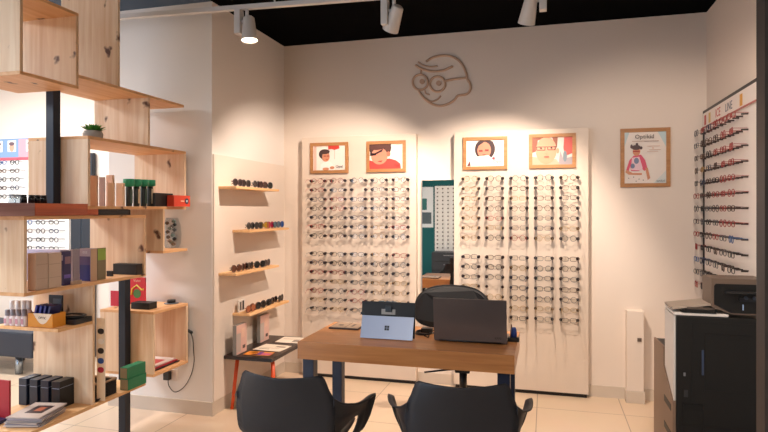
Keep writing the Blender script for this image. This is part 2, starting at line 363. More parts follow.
picture(620.5, 670.6, 128, 187, BY, 'upright framed poster of a child in a pink top, alone right of the panels', [
    ('r', '#e6dcd4', 0, 0, 1, 1), ('p', '#b9cdd2', [(0, 1), (0, .72), (.12, 1)]), ('p', '#b9cdd2', [(1, 1), (1, .7), (.8, 1)]), ('p', '#cfd4d2', [(1, 0), (1, .25), (.7, 0)]),
    ('p', '#e9ddd6', [(0, 0), (.04, .2), (.4, .24), (.6, .05), (.6, 0)]),
    ('p', '#d9506f', [(.04, .26), (.12, .45), (.22, .54), (.4, .56), (.5, .45), (.56, .28), (.48, .24), (.4, .3), (.36, .24), (.16, .24), (.14, .34), (.1, .22)]),
    ('p', '#e7c5cf', [(.16, .26), (.18, .5), (.36, .52), (.44, .3), (.42, .25)]), ('e', '#77839f', .29, .44, .06, .06), ('e', '#77839f', .2, .34, .05, .05),
    ('p', SKIN, [(.02, .22), (.05, .27), (.2, .2), (.42, .2), (.42, .16), (.1, .17)]), ('p', SKIN, [(.5, .3), (.56, .3), (.62, .1), (.56, .06)]),
    ('e', SKIN, .29, .62, .09, .085), ('e', '#4a3336', .28, .7, .11, .05), ('e', '#4a3336', .17, .72, .03, .04), ('e', '#4a3336', .4, .69, .035, .03), ('e', '#4a3336', .3, .76, .03, .03), ('r', '#b0413a', .2, .61, .37, .635),
    ('e', '#555', .1, .1, .012, .01), ('e', '#555', .22, .12, .012, .01), ('e', '#555', .35, .08, .012, .01), ('e', '#555', .28, .04, .012, .01), ('e', '#555', .45, .06, .012, .01),
    ('t', '#2a2422', 'Optikid', .48, .905, .046), ('r', '#b08a78', .18, .815, .82, .825), ('r', '#c08a70', .54, .715, .84, .722), ('e', '#cf8060', .68, .68, .012, .014), ('r', '#c08a70', .58, .645, .86, .652), ('r', '#c08a70', .54, .61, .8, .617),
    ('t', '#4a5a6a', 'optikid', .86, .045, .022)], fw=.03)

# ------------------------------------------------------------------ wall emblem
def ep(x, y): px, py = 408+x/6.54, 46+y/6.54; X = X_at(px, BY-.01); return (X, BY-.0085, Z_at(py, X, BY-.01))
EM = mat('#c3a188', .6, name='emblem_wood'); m = MB()
def stroke(pts, r=.0105): m.tube(spline([ep(*p) for p in pts], 5), r, EM, seg=8)
stroke([(118, 102), (160, 75), (215, 62), (270, 64), (322, 86), (360, 130), (380, 178), (386, 215), (405, 245), (408, 280), (390, 310), (355, 320), (325, 325), (302, 352), (262, 378), (210, 390), (160, 380), (115, 350), (85, 315), (66, 285)])
for cx, cy in ((80, 236), (193, 248)):
    m.tube([ep(cx+50*math.cos(2*math.pi*k/28), cy+50*math.sin(2*math.pi*k/28)) for k in range(28)], .0105, EM, seg=8, closed=True)
for cx, cy in ((92, 232), (200, 243)):
    c = ep(cx, cy); m.cyl((c[0], BY-.001, c[2]), (c[0], BY-.017, c[2]), .022, EM, seg=20)
stroke([(243, 228), (300, 216), (380, 207)]); stroke([(48, 124), (90, 148), (160, 165), (230, 158), (292, 132)]); stroke([(66, 104), (100, 126), (150, 135), (192, 130)], .007)
stroke([(86, 150), (84, 168), (84, 186)], .007); stroke([(112, 290), (114, 308), (140, 318)], .006); stroke([(108, 338), (150, 362), (190, 350), (214, 325)], .007)
tag(m.build('wall_emblem'), 'raised wooden outline emblem of a head wearing round glasses, high on the back wall', 'emblem')

# ================================================================== RIGHT WALL DISPLAY
t = thing('eyewear_display', 'black edged eyewear display with printed header on the right wall', 'display panel', (RX-.02, 4.3, .85))
DY0, DY1 = 3.3, 4.965
MB().box((RX-.022, DY0, .85), (RX-.001, DY1, 2.235), mat('#f3ece6', .4)).build('board', t)
m = MB(); BE = mat('#26221f', .4, name='black_edge')
m.box((RX-.032, DY0-.012, 2.235), (RX-.001, DY1+.012, 2.255), BE); m.box((RX-.032, DY1, .85), (RX-.001, DY1+.012, 2.235), BE); m.box((RX-.032, DY0-.012, .85), (RX-.001, DY0, 2.235), BE)
m.build('edge_frame', t)
hz0, hz1 = 2.12, 2.233
m = MB(); m.box((RX-.034, DY0, hz0), (RX-.023, DY1, hz1), mat('#eee3dc', .4)); hx = RX-.0345
def hm(y, z, s_=1): return Matrix.Translation((hx, y, z)) @ Matrix.Rotation(R(-90), 4, 'Z') @ Matrix.Rotation(R(90), 4, 'X')
m.text('ICE', .085, mat('#c0473f', .5), hm(4.56, 2.178)); m.text('LINE', .078, mat('#6a6f7e', .5), hm(4.31, 2.178))
for y, c in ((4.90, '#c0473f'), (4.78, '#d6b46a'), (4.06, '#e0a03a')):
    m.box((hx-.0008, y-.03, hz0+.02), (hx+.0002, y+.02, hz1-.02), mat(c, .5))
m.box((hx-.0008, DY0, hz0), (hx+.0004, DY1, hz0+.012), mat('#b86a62', .5))
m.build('header_sign', t)
m = MB(); KB = mat('#3a2a28', .4)
RROW = [2.077-.0945*k for k in range(13)]; RYC = [4.875-.172*k for k in range(6)]
for z in RROW:
    for y in RYC:
        for d in (-.05, .05): m.cyl((RX-.022, y+d, z), (RX-.06, y+d, z), .005, KB, seg=6)
o = m.build('holder_pegs', t); o['kind'] = 'stuff'
RC = ['grey red navy red red red', 'grey dark_brown tortoise_brown dark_brown red red', 'dark_brown tortoise_brown black red red red', 'dark_brown gold navy dark_brown red red',
      'black navy dark_brown black red red', 'red dark_brown dark_brown red red red', 'black black grey black red dark_brown', 'dark_brown grey black grey red red', 'red black dark_brown red grey blue',
      'red black black dark_brown grey black', 'blue navy grey grey dark_brown black', 'black grey black red gold black', 'red black navy dark_brown red black']
for r, z in enumerate(RROW):
    cs = RC[r].replace('tortoise_brown', 'tortoise').split()
    for c, y in enumerate(RYC):
        cn = {'tortoise': 'tortoise brown', 'dark_brown': 'dark brown'}.get(cs[c], cs[c]); sh = SHN[(r+c*2) % 3]
        put_glasses(eg(sh, cn, 'back', .0024), (RX-.10, y, z), R(-90)+random.uniform(-.12, .12),
                    f'{cn} {sh} eyeglasses on right wall display, {ORD[r]} row, {ORD[c]} from corner', 'eyeglasses on the right wall display')

# ================================================================== LEFT WALL SHELVES
tag(MB().box((LX+.001, PY+.005, .102), (LX+.016, 4.97, 1.908), WALL, bev=.002).build('wall_cladding'), 'plain cream backing panel on the left wall behind the small pine shelves', 'wall cladding')
SX0, SX1 = LX+.017, -2.18
sdef = [(3.84, 4.55, 1.675, 'topmost'), (4.04, 4.75, 1.346, 'second highest'), (3.84, 4.55, 1.035, 'third highest'), (4.04, 4.75, .705, 'lowest')]
for (y0, y1, z, nm) in sdef:
    tag(MB().box((SX0, y0, z-.018), (SX1, y1, z), PINE_EDGE, bev=.0015).build('wall_shelf'), f'{nm} of the four small pine shelves on the left wall', 'shelf', 'small pine wall shelves')
def sunglass(frame, lens):
    """front faces -y; temples folded behind; stands on z=0"""
    fm = mat(frame, .3, name='sunglass_frame'); lm = mat(lens, .12, name='sunglass_lens'); b = MB()
    for s_ in (-1, 1):
        pts = superel(s_*.036, .026, .031, .025, e=2.4)
        b.tube(pts, .0035, fm, seg=6, closed=True)
        b.prism([(p[0], p[1]-.001, p[2]) for p in pts], (0, .002, 0), lm)
        b.tube([(s_*.064, .002, .034), (s_*.069, .008, .034), (s_*.066, .016, .033), (-s_*.02, .022 if s_ > 0 else .03, .024), (-s_*.05, .024 if s_ > 0 else .034, .012)], .0028, fm, seg=5)
    b.tube([(-.010, 0, .030), (0, -.002, .034), (.010, 0, .030)], .0035, fm, seg=6)
    return b.mesh('sunglasses')
SGM = {}
def sun(frame, lens, loc, rz, label, group):
    if (frame, lens) not in SGM: SGM[(frame, lens)] = sunglass(frame, lens)
    o = bpy.data.objects.new('sunglasses', SGM[(frame, lens)]); o.location = loc; o.rotation_euler = (0, 0, rz); COL.objects.link(o); return tag(o, label, 'sunglasses', group)
rows = [
 (0, [('#3a2428', '#2a1c20', 'dark burgundy', .10), ('#201818', '#2a2020', 'black', .25), ('#2a2226', '#3a3034', 'charcoal', .41), ('#4a1f1c', '#2e1a1c', 'dark red', .52), ('#1c1c1f', '#1a2024', 'glossy black', .63)]),
 (1, [('#1a1a1c', '#2a2a2c', 'black', .13), ('#1d1d20', '#181c22', 'round black', .26), ('#8a6a20', '#a8842a', 'yellow lensed', .36), ('#8a2038', '#c02a55', 'pink lensed', .47), ('#2a3c50', '#3a5a70', 'slate blue', .57), ('#1c3a78', '#1a4a98', 'bright blue', .66)]),
 (2, [('#4a2a20', '#5a3424', 'brown', .10), ('#5a3020', '#3a241e', 'amber brown', .24), ('#2a2022', '#2a2022', 'dark brown', .33), ('#151517', '#101214', 'black', .45), ('#2c2226', '#2c2226', 'charcoal', .60)]),
 (3, [('#8a4a2a', '#a05a38', 'light amber', .10), ('#7a3f26', '#985232', 'copper', .20), ('#1a1616', '#1a1416', 'small black', .27), ('#121214', '#101012', 'wide black', .37), ('#241c1e', '#1c1a1c', 'charcoal', .47), ('#3a201c', '#161416', 'dark tortoise', .55), ('#151517', '#141618', 'far black', .66)])]
for si, its in rows:
    y0, y1, z, nm = sdef[si]; n = len(its)
    for k, (f, l, cn, dy) in enumerate(its):
        place = ('nearest' if k == 0 else 'farthest' if k == n-1 else f'{ORD[k]} from the near end')
        sun(f, l, (-2.225+random.uniform(-.012, .012), y0+dy-.02, z+.0045), R(90)+random.uniform(-.2, .2), f'{cn} sunglasses on the {nm} wall shelf, {place}', 'sunglasses on the wall shelves')
# white card behind the amber glasses on the lowest shelf
m = MB(); cy = 4.10; m.box((-2.30, cy-.03, .7055), (-2.29, cy+.07, .80), mat('#e9e1d8', .5)); m.box((-2.2898, cy-.015, .72), (-2.289, cy+.01, .785), mat('#6a625c', .5)); m.box((-2.2898, cy+.025, .72), (-2.289, cy+.05, .79), mat('#3a3432', .5))
tag(m.build('display_card'), 'small white display card with dark figures on the lowest wall shelf', 'card')

# ------------------------------------------------------------------ side table
tx0, tx1, ty0, ty1, tz = LX+.02, -1.93, 3.91, 4.66, .41
t = thing('side_table', 'low dark brown side table with splayed orange legs in the back corner', 'table', ((tx0+tx1)/2, (ty0+ty1)/2, 0))
DKT = wood('dark_stained_top', '#2a1c19', '#1a1210', 'Y', knots=False, rough=.35)
MB().box((tx0, ty0, tz-.026), (tx1, ty1, tz), DKT, bev=.003).build('tabletop', t)
ORG = mat('#d8501f', .4, name='orange_paint')
for ex, ey, sx, sy in ((tx0+.075, ty0+.07, -.03, -.03), (tx1-.03, ty0+.07, .035, -.03), (tx0+.075, ty1-.07, -.03, .03), (tx1-.03, ty1-.07, .035, .03)):
    MB().cyl((ex, ey, tz-.027), (ex+sx, ey+sy, .001), .015, ORG, r2=.012, seg=12).build('leg', t)
def flat_paper(x0, y0, x1, y1, z, th, rz, label, bands, name='brochure', cat='brochure', group=None):
    c = ((x0+x1)/2, (y0+y1)/2, z); m = MB(); rot = None
    m.box((x0, y0, z), (x1, y1, z+th), mat(bands[0], .5))
    w = x1-x0; h = y1-y0
    for (col, a, b_, c2, d) in bands[1:]:
        m.box((x0+a*w, y0+b_*h, z+th), (x0+c2*w, y0+d*h, z+th+.0006), mat(col, .5))
    o = m.build(name, origin=c); o.rotation_euler = (0, 0, rz); return tag(o, label, cat, group)
flat_paper(-2.20, 4.13, -1.965, 4.33, tz+.0006, .002, R(-4), 'large white printed sheet lying in the middle of the dark side table', ['#e6d9c8', ('#9a8c80', .1, .2, .5, .28), ('#b0a090', .1, .4, .8, .44), ('#9a8c80', .55, .6, .9, .8)])
flat_paper(-2.16, 4.42, -1.94, 4.63, tz+.0006, .002, R(3), 'white printed sheet at the far end of the dark side table', ['#e8dccc', ('#8c8278', .6, .2, .9, .5), ('#b0a090', .1, .6, .8, .64)])
flat_paper(-2.20, 3.975, -1.99, 4.085, tz+.0006, .003, R(5), 'orange and purple leaflet at the near end of the dark side table', ['#c9803c', ('#e08a2a', .02, .05, .45, .95), ('#6a3a86', .45, .1, .62, .9), ('#c05a7a', .62, .1, .98, .6), ('#f0d24a', .15, .55, .4, .8), ('#7a3aa0', .3, .05, .5, .35)], 'leaflet', 'leaflet')
for (yy, xx, lab) in ((4.00, -2.245, 'upright picture stand with pink print at the near end of the side table'), (4.42, -2.265, 'upright picture stand with pink print at the far end of the side table')):
    t = thing('picture_stand', lab, 'picture stand', (xx, yy, tz), 0, 'pink picture stands on the side table')
    m = MB(); m.box((xx-.015, yy-.075, tz+.0006), (xx+.015, yy+.085, tz+.225), mat('#8a8682', .4), bev=.002); m.build('block', t)
    m = MB(); m.box((xx+.015, yy-.072, tz+.005), (xx+.0158, yy+.082, tz+.222), mat('#d9b0a4', .5)); m.box((xx+.0158, yy-.07, tz+.02), (xx+.0163, yy-.01, tz+.16), mat('#b9aca6', .5)); m.box((xx+.0158, yy, tz+.12), (xx+.0163, yy+.05, tz+.19), mat('#e0b8a4', .5)); m.box((xx+.0158, yy+.02, tz+.035), (xx+.0163, yy+.06, tz+.06), mat('#5a4a48', .5)); m.build('print', t)

# ================================================================== DESK
dx0, dx1, dy0, dy1 = -1.366, -.156, 3.09, 3.70; DZ = .75
t = thing('desk', 'wooden desk with thick oak top and dark navy legs', 'desk', ((dx0+dx1)/2, (dy0+dy1)/2, 0))
MB().box((dx0, dy0, .652), (dx1, dy1, DZ), DESKW, bev=.002).build('desktop', t)
NAVY = mat('#1c2740', .4, name='navy_metal')
for x, y in ((dx0+.02, dy0+.03), (dx0+.02, dy1-.1), (dx1-.09, dy0+.03), (dx1-.09, dy1-.1)):
    MB().box((x, y, .001), (x+.065, y+.065, .651), NAVY, bev=.003).build('leg', t)
# laptop
lx0, lx1 = X_at(434, 3.31), X_at(507, 3.31); lc = (lx0+lx1)/2
t = thing('laptop', 'open dark grey laptop on the right side of the desk', 'laptop', (lc, 3.40, DZ))
LG = mat('#665c5a', .35, .4, name='laptop_shell')
hingeY = 3.315; tilt = Matrix.Rotation(R(9), 4, 'X')
def lidbox(m, x0, x1, h0, h1, d0, d1, mm, bev=0):
    tb = MB(); tb.box((x0, d0, h0), (x1, d1, h1), mm, bev); bmesh.ops.transform(tb.bm, matrix=Matrix.Translation((0, hingeY, DZ+.012)) @ tilt, verts=tb.bm.verts); m.merge(tb.bm, mm)
lh = Z_at(298.5, lc, 3.28)-DZ-.012
m = MB(); lidbox(m, lx0, lx1, 0, lh, -.004, .003, LG, .002); lid = m.build('lid', t)
m = MB(); lidbox(m, lx0+.008, lx1-.008, .012, lh-.008, .0032, .004, mat('#1a2230', .2)); m.build('screen', lid)
m = MB(); tb = MB(); tb.text('ASUS', .016, mat('#2a2424', .3), Matrix.Translation((lx1-.05, -.0045, .025)) @ Matrix.Rotation(R(90), 4, 'X')); bmesh.ops.transform(tb.bm, matrix=Matrix.Translation((0, hingeY, DZ+.012)) @ tilt, verts=tb.bm.verts); m.merge(tb.bm, mat('#2a2424', .3)); m.build('lettering', lid)
MB().box((lx0, 3.325, DZ+.001), (lx1, 3.56, DZ+.016), LG, bev=.003).build('keyboard_base', t)
MB().cyl((lx0+.03, 3.318, DZ+.010), (lx1-.03, 3.318, DZ+.010), .008, BLK).build('hinge', t)
# tablet computer with kickstand
sx0, sx1 = X_at(361, 3.29), X_at(413.5, 3.29); sc_ = (sx0+sx1)/2
t = thing('tablet_computer', 'blue-grey tablet computer standing in a black cover on the left of the desk', 'tablet', (sc_, 3.3, DZ))
BLU = mat('#a9b8d4', .35, .3, name='tablet_metal')
sh = Z_at(307, sc_, 3.27)-DZ
def tl(m, x0, x1, h0, h1, d0, d1, mm, ang=-16, oy=3.33, bev=0):
    tb = MB(); tb.box((x0, d0, h0), (x1, d1, h1), mm, bev); bmesh.ops.transform(tb.bm, matrix=Matrix.Translation((0, oy, DZ+.001)) @ Matrix.Rotation(R(ang), 4, 'X'), verts=tb.bm.verts); m.merge(tb.bm, mm)
# lower kickstand leans toward the viewer's side, upper slate is black behind it
m = MB(); tl(m, sx0, sx1, .002, .207, 0, .009, mat('#17181c', .35), -6, 3.32, .002); slate = m.build('slate', t)
m = MB(); tl(m, sx0+.002, sx1-.002, .001, .133, -.006, -.001, BLU, -20, 3.272); kick = m.build('kickstand', t)
m = MB(); mmk = mat('#20242e', .4)
for a, b_ in ((-.0135, .001), (.001, .001), (-.0135, .0155), (.001, .0155)):
    tl(m, sc_+a, sc_+a+.0125, .050+b_, .0625+b_, -.0068, -.006, mmk, -20, 3.272)
m.build('window_logo', kick)
m = MB(); tl(m, sx0-.006, sx1+.004, .124, .208, -.012, .0, mat('#151518', .5), -6, 3.32, .004); tl(m, sx0-.012, sx0+.01, .128, .142, -.014, -.002, BLK, -6, 3.32); case = m.build('cover', t)
m = MB(); tl(m, sc_-.042, sc_+.042, .135, .166, -.0135, -.012, mat('#a5a29e', .4), -6, 3.32); tl(m, sc_-.018, sc_+.022, .15, .186, -.020, -.012, mat('#24262a', .3), -6, 3.32, .005); m.build('camera_bump', case)
m = MB(); tl(m, sc_-.062, sc_-.028, .2085, .213, -.010, -.002, mat('#4a6a72', .4), -6, 3.32); tl(m, sc_-.02, sc_+.045, .2085, .212, -.010, -.002, mat('#7b8890', .4), -6, 3.32); m.build('strap', case)
# flat notepad
nx0, nx1 = X_at(333, 3.55), X_at(362, 3.55)
t = thing('notepad', 'flat tan notepad with dark edge on the far left of the desk', 'notepad', ((nx0+nx1)/2, 3.56, DZ))
MB().box((nx0, 3.47, DZ+.0008), (nx1, 3.66, DZ+.010), mat('#3a2c28', .5), bev=.002).build('cover', t)
m = MB(); m.box((nx0+.008, 3.478, DZ+.0102), (nx1-.008, 3.652, DZ+.012), mat('#a58d78', .6)); m.box((nx0+.1, 3.478, DZ+.0121), (nx0+.104, 3.652, DZ+.0125), mat('#3a2c28', .5)); m.box((nx0+.04, 3.54, DZ+.0121), (nx0+.07, 3.57, DZ+.0126), mat('#3a2c28', .5)); m.box((nx0+.13, 3.52, DZ+.0121), (nx0+.145, 3.6, DZ+.0126), mat('#5a4c44', .5)); m.build('page', t)
# pen holder
ph = (X_at(513.5, 3.42), 3.42, DZ)
t = thing('pen_holder', 'small black base holding a blue stamp at the right edge of the desk', 'stamp', ph)
MB().box((ph[0]-.033, ph[1]-.02, DZ+.0008), (ph[0]+.033, ph[1]+.02, DZ+.026), BLK, bev=.005).build('base', t)
MB().lathe((ph[0]+.002, ph[1], DZ+.026), [(.017, 0), (.018, .02), (.014, .045), (.009, .055)], mat('#1c3c8c', .3)).build('blue_handle', t)
MB().cyl((ph[0]-.016, ph[1], DZ+.026), (ph[0]-.012, ph[1]+.01, DZ+.095), .004, mat('#6a4a3c', .4), seg=8).build('pen', t)
# cable heap between the computers
m = MB(); cx = X_at(424, 3.5)
for k in range(3):
    m.tube([(cx+(.045+.008*k)*math.cos(a)+.01*k, 3.47+(.045+.01*k)*math.sin(a), DZ+.005+.006*k) for a in [2*math.pi*i/18 for i in range(18)]], .0035, BLK, seg=6, closed=True)
m.tube(spline([(cx+.04, 3.45, DZ+.005), (cx+.05, 3.38, DZ+.005), (cx+.035, 3.34, DZ+.02)], 5), .0035, BLK)
m.box((cx-.02, 3.50, DZ+.001), (cx+.05, 3.55, DZ+.03), BLK, bev=.006)
tag(m.build('power_cable'), 'coiled black power cable on the desk between tablet and laptop', 'cable')

# ================================================================== CHAIRS
SHELL = mat('#1b202a', .45, name='chair_shell')
def grid(m, rows, mm, thick=.006, smooth=True, solid=True):
    t = bmesh.new(); V = [[t.verts.new(p) for p in r] for r in rows]
    for a, b in zip(V, V[1:]):
        for i in range(len(a)-1): t.faces.new((a[i], a[i+1], b[i+1], b[i])).smooth = True
    bmesh.ops.recalc_face_normals(t, faces=t.faces)
    if solid:
        bmesh.ops.solidify(t, geom=t.faces[:], thickness=thick)
        for f in t.faces: f.smooth = True
    m.merge(t, mm, smooth)
def armchair(label, loc, rz):
    t = thing('shell_armchair', label, 'chair', loc, rz, 'dark shell armchairs before the desk')
    def put(mb, name, par=t):
        me = mb.mesh(name); o = bpy.data.objects.new(name, me); COL.objects.link(o); o.parent = par
        for p in me.polygons: p.use_smooth = True
        return o
    prof = [(-.252, .800, .175), (-.250, .785, .192), (-.243, .74, .208), (-.235, .70, .226), (-.222, .64, .232), (-.208, .58, .228), (-.190, .52, .222), (-.150, .475, .218), (-.08, .452, .217), (0, .443, .217), (.10, .445, .215), (.18, .45, .208), (.225, .442, .195), (.24, .425, .18)]
    dense = spline([Vector(p) for p in prof], 2); rows = []
    for p in dense:
        back = max(0, min(1, (p.y-.47)/.2)); row = []
        for k in range(13):
            u = k/6-1; uu = abs(u)
            row.append((u*p.z, p.x+back*.055*u*u, p.y+(1-back)*.035*u**4-back*.012*(1-abs(u))*(1 if p.y > .77 else 0)))
        rows.append(row)
    m = MB(); grid(m, rows, SHELL, .008); put(m, 'seat_shell')
    for s_ in (-1, 1):
        m = MB(); path = [((.226, -.185, .700), (.222, -.150, .52)), ((.247, -.145, .664), (.238, -.115, .545)), ((.274, -.07, .640), (.254, -.06, .562)), ((.292, .01, .630), (.266, .0, .568)),
                          ((.304, .085, .632), (.272, .04, .560)), ((.306, .125, .622), (.268, .045, .540)), ((.299, .132, .570), (.262, .040, .515)), ((.287, .135, .51), (.250, .03, .482)), ((.258, .135, .457), (.236, .02, .453)), ((.212, .13, .437), (.21, .02, .437))]
        ups = spline([Vector(p[0]) for p in path], 3); los = spline([Vector(p[1]) for p in path], 3); rws = []
        for i, (a, b) in enumerate(zip(ups, los)):
            f = math.sin(min(1, i/(len(ups)-1)*1.25)*math.pi)
            fl = a+Vector((.026*f, .004*f, .008*f)); mid = (a+b)/2
            rws.append([(s_*q.x, q.y, q.z) for q in (fl, a+Vector((.008*f, 0, .004*f)), a, mid, b)])
        grid(m, rws, SHELL, .008); put(m, 'armrest')
    for sx in (-1, 1):
        for sy in (-1, 1):
            m = MB(); m.cyl((sx*.13, sy*.11, .43), (sx*.235, sy*.215, .002), .012, mat('#1c1c20', .4), r2=.009, seg=10); put(m, 'leg')
    m = MB(); m.box((-.15, -.13, .418), (.15, .13, .434), BLK); put(m, 'seat_bracket')
    return t
armchair('dark blue-grey shell armchair at the left side of the desk', (-1.095, 2.51, 0), R(1))
armchair('dark shell armchair at the right side of the desk, seen squarely from behind', (-.365, 2.58, 0), R(10))
# office chair
oc = (-.545, 4.0, 0)
t = thing('office_chair', 'black swivel office chair behind the desk', 'chair', oc)
CF = mat('#17171a', .7, name='chair_fabric')
x0c, x1c = X_at(415.5, 4.2), X_at(492, 4.2); xc = (x0c+x1c)/2; hw = (x1c-x0c)/2
tb = bmesh.new(); out = superel(0, 0, hw, .15, n=40, e=3.0); vs_ = []
for (x, _, z) in out: vs_.append(tb.verts.new((xc+x*(1-.05*z/.128), 4.19-.05*(x/hw)**2, .790+z+.02*(1-(x/hw)**2)*(1 if z > 0 else 0))))
f_ = tb.faces.new(vs_); g_ = bmesh.ops.extrude_face_region(tb, geom=[f_]); bmesh.ops.translate(tb, vec=(0, .05, 0), verts=[v for v in g_['geom'] if isinstance(v, bmesh.types.BMVert)])
bmesh.ops.recalc_face_normals(tb, faces=tb.faces); bmesh.ops.bevel(tb, geom=[e for e in tb.edges if len(e.link_faces) == 2 and e.calc_face_angle() > 1], offset=.016, segments=3, affect='EDGES')
m = MB(); m.merge(tb, CF); m.build('backrest', t)
m = MB(); m.tube(spline([(xc, 4.24, .80), (xc, 4.27, .62), (xc, 4.22, .47), (oc[0], 4.06, .45)], 6), .022, BLK, seg=8); m.build('back_support', t)
MB().box((oc[0]-.24, 3.82, .46), (oc[0]+.24, 4.22, .53), CF, bev=.03).build('seat', t)
MB().box((oc[0]-.05, 3.94, .40), (oc[0]+.05, 4.06, .46), BLK, bev=.008).cyl((oc[0], 4.0, .27), (oc[0], 4.0, .40), .026, BLK).build('mechanism', t)
MB().cyl((oc[0], 4.0, .08), (oc[0], 4.0, .30), .012, mat('#a9a9ad', .2, 1, name='chrome')).build('gas_lift', t)
MB().tube([(oc[0]-.04, 3.97, .42), (oc[0]-.16, 3.93, .41), (oc[0]-.25, 3.9, .40)], .007, BLK).build('lever', t)
for k in range(5):
    a = R(72*k+20); e = (oc[0]+.28*math.cos(a), 4.0+.28*math.sin(a), .075)
    m = MB(); m.tube([(oc[0], 4.0, .10), e], .02, BLK, seg=6); b = m.build('base_arm', t)
    MB().cyl((e[0]-.02*math.sin(a), e[1]+.02*math.cos(a), .028), (e[0]+.02*math.sin(a), e[1]-.02*math.cos(a), .028), .027, BLK, seg=14).build('caster', b)

# ================================================================== PRINTER
prx, pry = .67, 3.46
PB = mat('#111213', .45, name='printer_black'); PW = mat('#e6e0da', .4, name='printer_white'); PT = mat('#8d7462', .5, name='printer_taupe'); PD = mat('#0c0d0e', .5)
t = thing('office_printer', 'large black and white floor standing office printer by the right wall', 'printer', (.90, 3.7, 0))
m = MB(); m.box((prx+.006, pry, .08), (1.10, pry+.27, .932), PB, bev=.008); m.box((prx+.006, pry+.27, .08), (1.10, pry+.58, .69), PB, bev=.004); m.box((prx+.03, pry+.02, .02), (1.08, pry+.56, .08), PD); body = m.build('body', t)
MB().box((prx-.003, pry+.004, .933), (.93, pry+.27, .949), PW, bev=.006).build('white_top', t)
m = MB(); m.prism([(prx-.005, pry+.012, .93), (prx-.005, pry+.25, .93), (prx-.005, pry+.25, .60), (prx-.005, pry+.012, .47)], (.010, 0, 0), PW)
m.build('white_side_cover', t)
m = MB(); m.prism([(prx-.010, pry+.005, .465), (prx-.010, pry+.27, .595), (prx-.010, pry+.58, .50), (prx-.010, pry+.58, .03), (prx-.010, pry+.005, .03)], (.015, 0, 0), PT)
for z in (.40, .25, .12): m.box((prx-.0115, pry+.05, z), (prx-.009, pry+.24, z+.035), PD)
m.build('lower_side_cover', t)
m = MB(); m.prism([(prx-.006, pry+.29, .70), (prx-.006, pry+.60, .69), (prx-.006, pry+.60, .36), (prx-.006, pry+.40, .30), (prx-.006, pry+.29, .52)], (.011, 0, 0), PT); m.build('side_tray', t)
m = MB(); fy = pry-.0005
def gl(x0, z0, x1, z1, mm=PD, d=.0015): m.box((x0, fy-d, z0), (x1, fy+.0005, z1), mm)
def fx(px): return X_at(px, pry)
def fz(py, px): X = fx(px); return Z_at(py, X, pry)
# door outline, slots and drawers on the black front
a0, a1 = fx(704.5), 1.09; zt, zb = fz(333.5, 706), fz(391, 706)
gl(a0, zb, a0+.003, zt); gl(a0, zt-.003, a1, zt); gl(a0, zb, a1, zb+.003)
gl(fx(692), fz(410, 692), fx(692)+.003, fz(322, 692)); gl(fx(692), fz(322, 692)-.003, a1, fz(322, 692))
gl(fx(676), .345, a1, .349); gl(fx(682), fz(404, 690), fx(704), fz(404, 690)+.003); gl(fx(704)-.003, .05, fx(704), fz(404, 704)); gl(fx(682), .05, fx(682)+.003, fz(388, 682))
gl(fx(726), fz(341, 740), fx(750), fz(336, 740), PD, .002); gl(fx(683.5), fz(410.5, 690), fx(702), fz(404.5, 690), PD, .003); gl(fx(698), fz(375, 700), fx(701.5), fz(350, 700), PD, .003)
gl(fx(701.7), fz(375, 700), fx(703.8), fz(350, 700), mat('#3c4a66', .3), .002); gl(fx(683.5), fz(376, 684), fx(685.5), fz(372.5, 684), mat('#8a8a90', .4)); gl(fx(684), fz(397, 686), fx(688), fz(390, 686), mat('#34363a', .4)); gl(fx(709), .10, fx(713), .28, PD, .003)
m.build('front_door', t)
# document feeder and scanner head
z2 = 1.138; m = MB(); sx_ = fx(711.5)
m.prism([(sx_, pry, z2-.0), (sx_, pry, .985), (sx_+.1, pry, .951), (1.10, pry, .951), (1.10, pry, z2)], (0, .19, 0), mat('#6d5c50', .5, name='feeder_taupe')); m.build('document_feeder', t)
m = MB(); m.prism([(sx_+.020, pry-.002, z2-.028), (sx_+.012, pry-.002, z2-.04), (sx_+.012, pry-.002, 1.0), (sx_+.09, pry-.002, .958), (1.098, pry-.002, .958), (1.098, pry-.002, z2-.028)], (0, .004, 0), PD); m.build('feeder_front', t)
m = MB(); m.box((sx_+.06, pry-.04, 1.065), (1.09, pry-.004, 1.073), mat('#2a2a2c', .3)); m.box((sx_+.13, pry-.012, 1.02), (1.09, pry-.004, 1.04), mat('#1a2028', .3)); m.cyl((sx_+.16, pry-.014, 1.04), (sx_+.16, pry-.004, 1.04), .01, mat('#3a4250', .3)); m.cyl((sx_+.2, pry-.014, 1.04), (sx_+.2, pry-.004, 1.04), .01, mat('#3a4250', .3)); m.box((sx_+.145, pry-.006, .975), (sx_+.15, pry-.003, 1.005), mat('#a8c4ee', .4)); m.build('paper_guide', t)
m = MB(); m.prism([(prx-.012, pry+.015, .972), (prx+.19, pry+.015, 1.0), (prx+.19, pry+.015, .992), (prx-.012, pry+.015, .962)], (0, .21, 0), mat('#b3a293', .5, name='tray_beige')); m.build('output_tray', t)
MB().box((prx+.035, pry+.0, .950), (prx+.20, pry+.22, .966), PD, bev=.003).build('tray_slot', t)
MB().box((prx+.06, pry+.008, .9665), (prx+.195, pry+.2, .979), mat('#5a4e46', .5), bev=.002).build('tray_hinge', t)

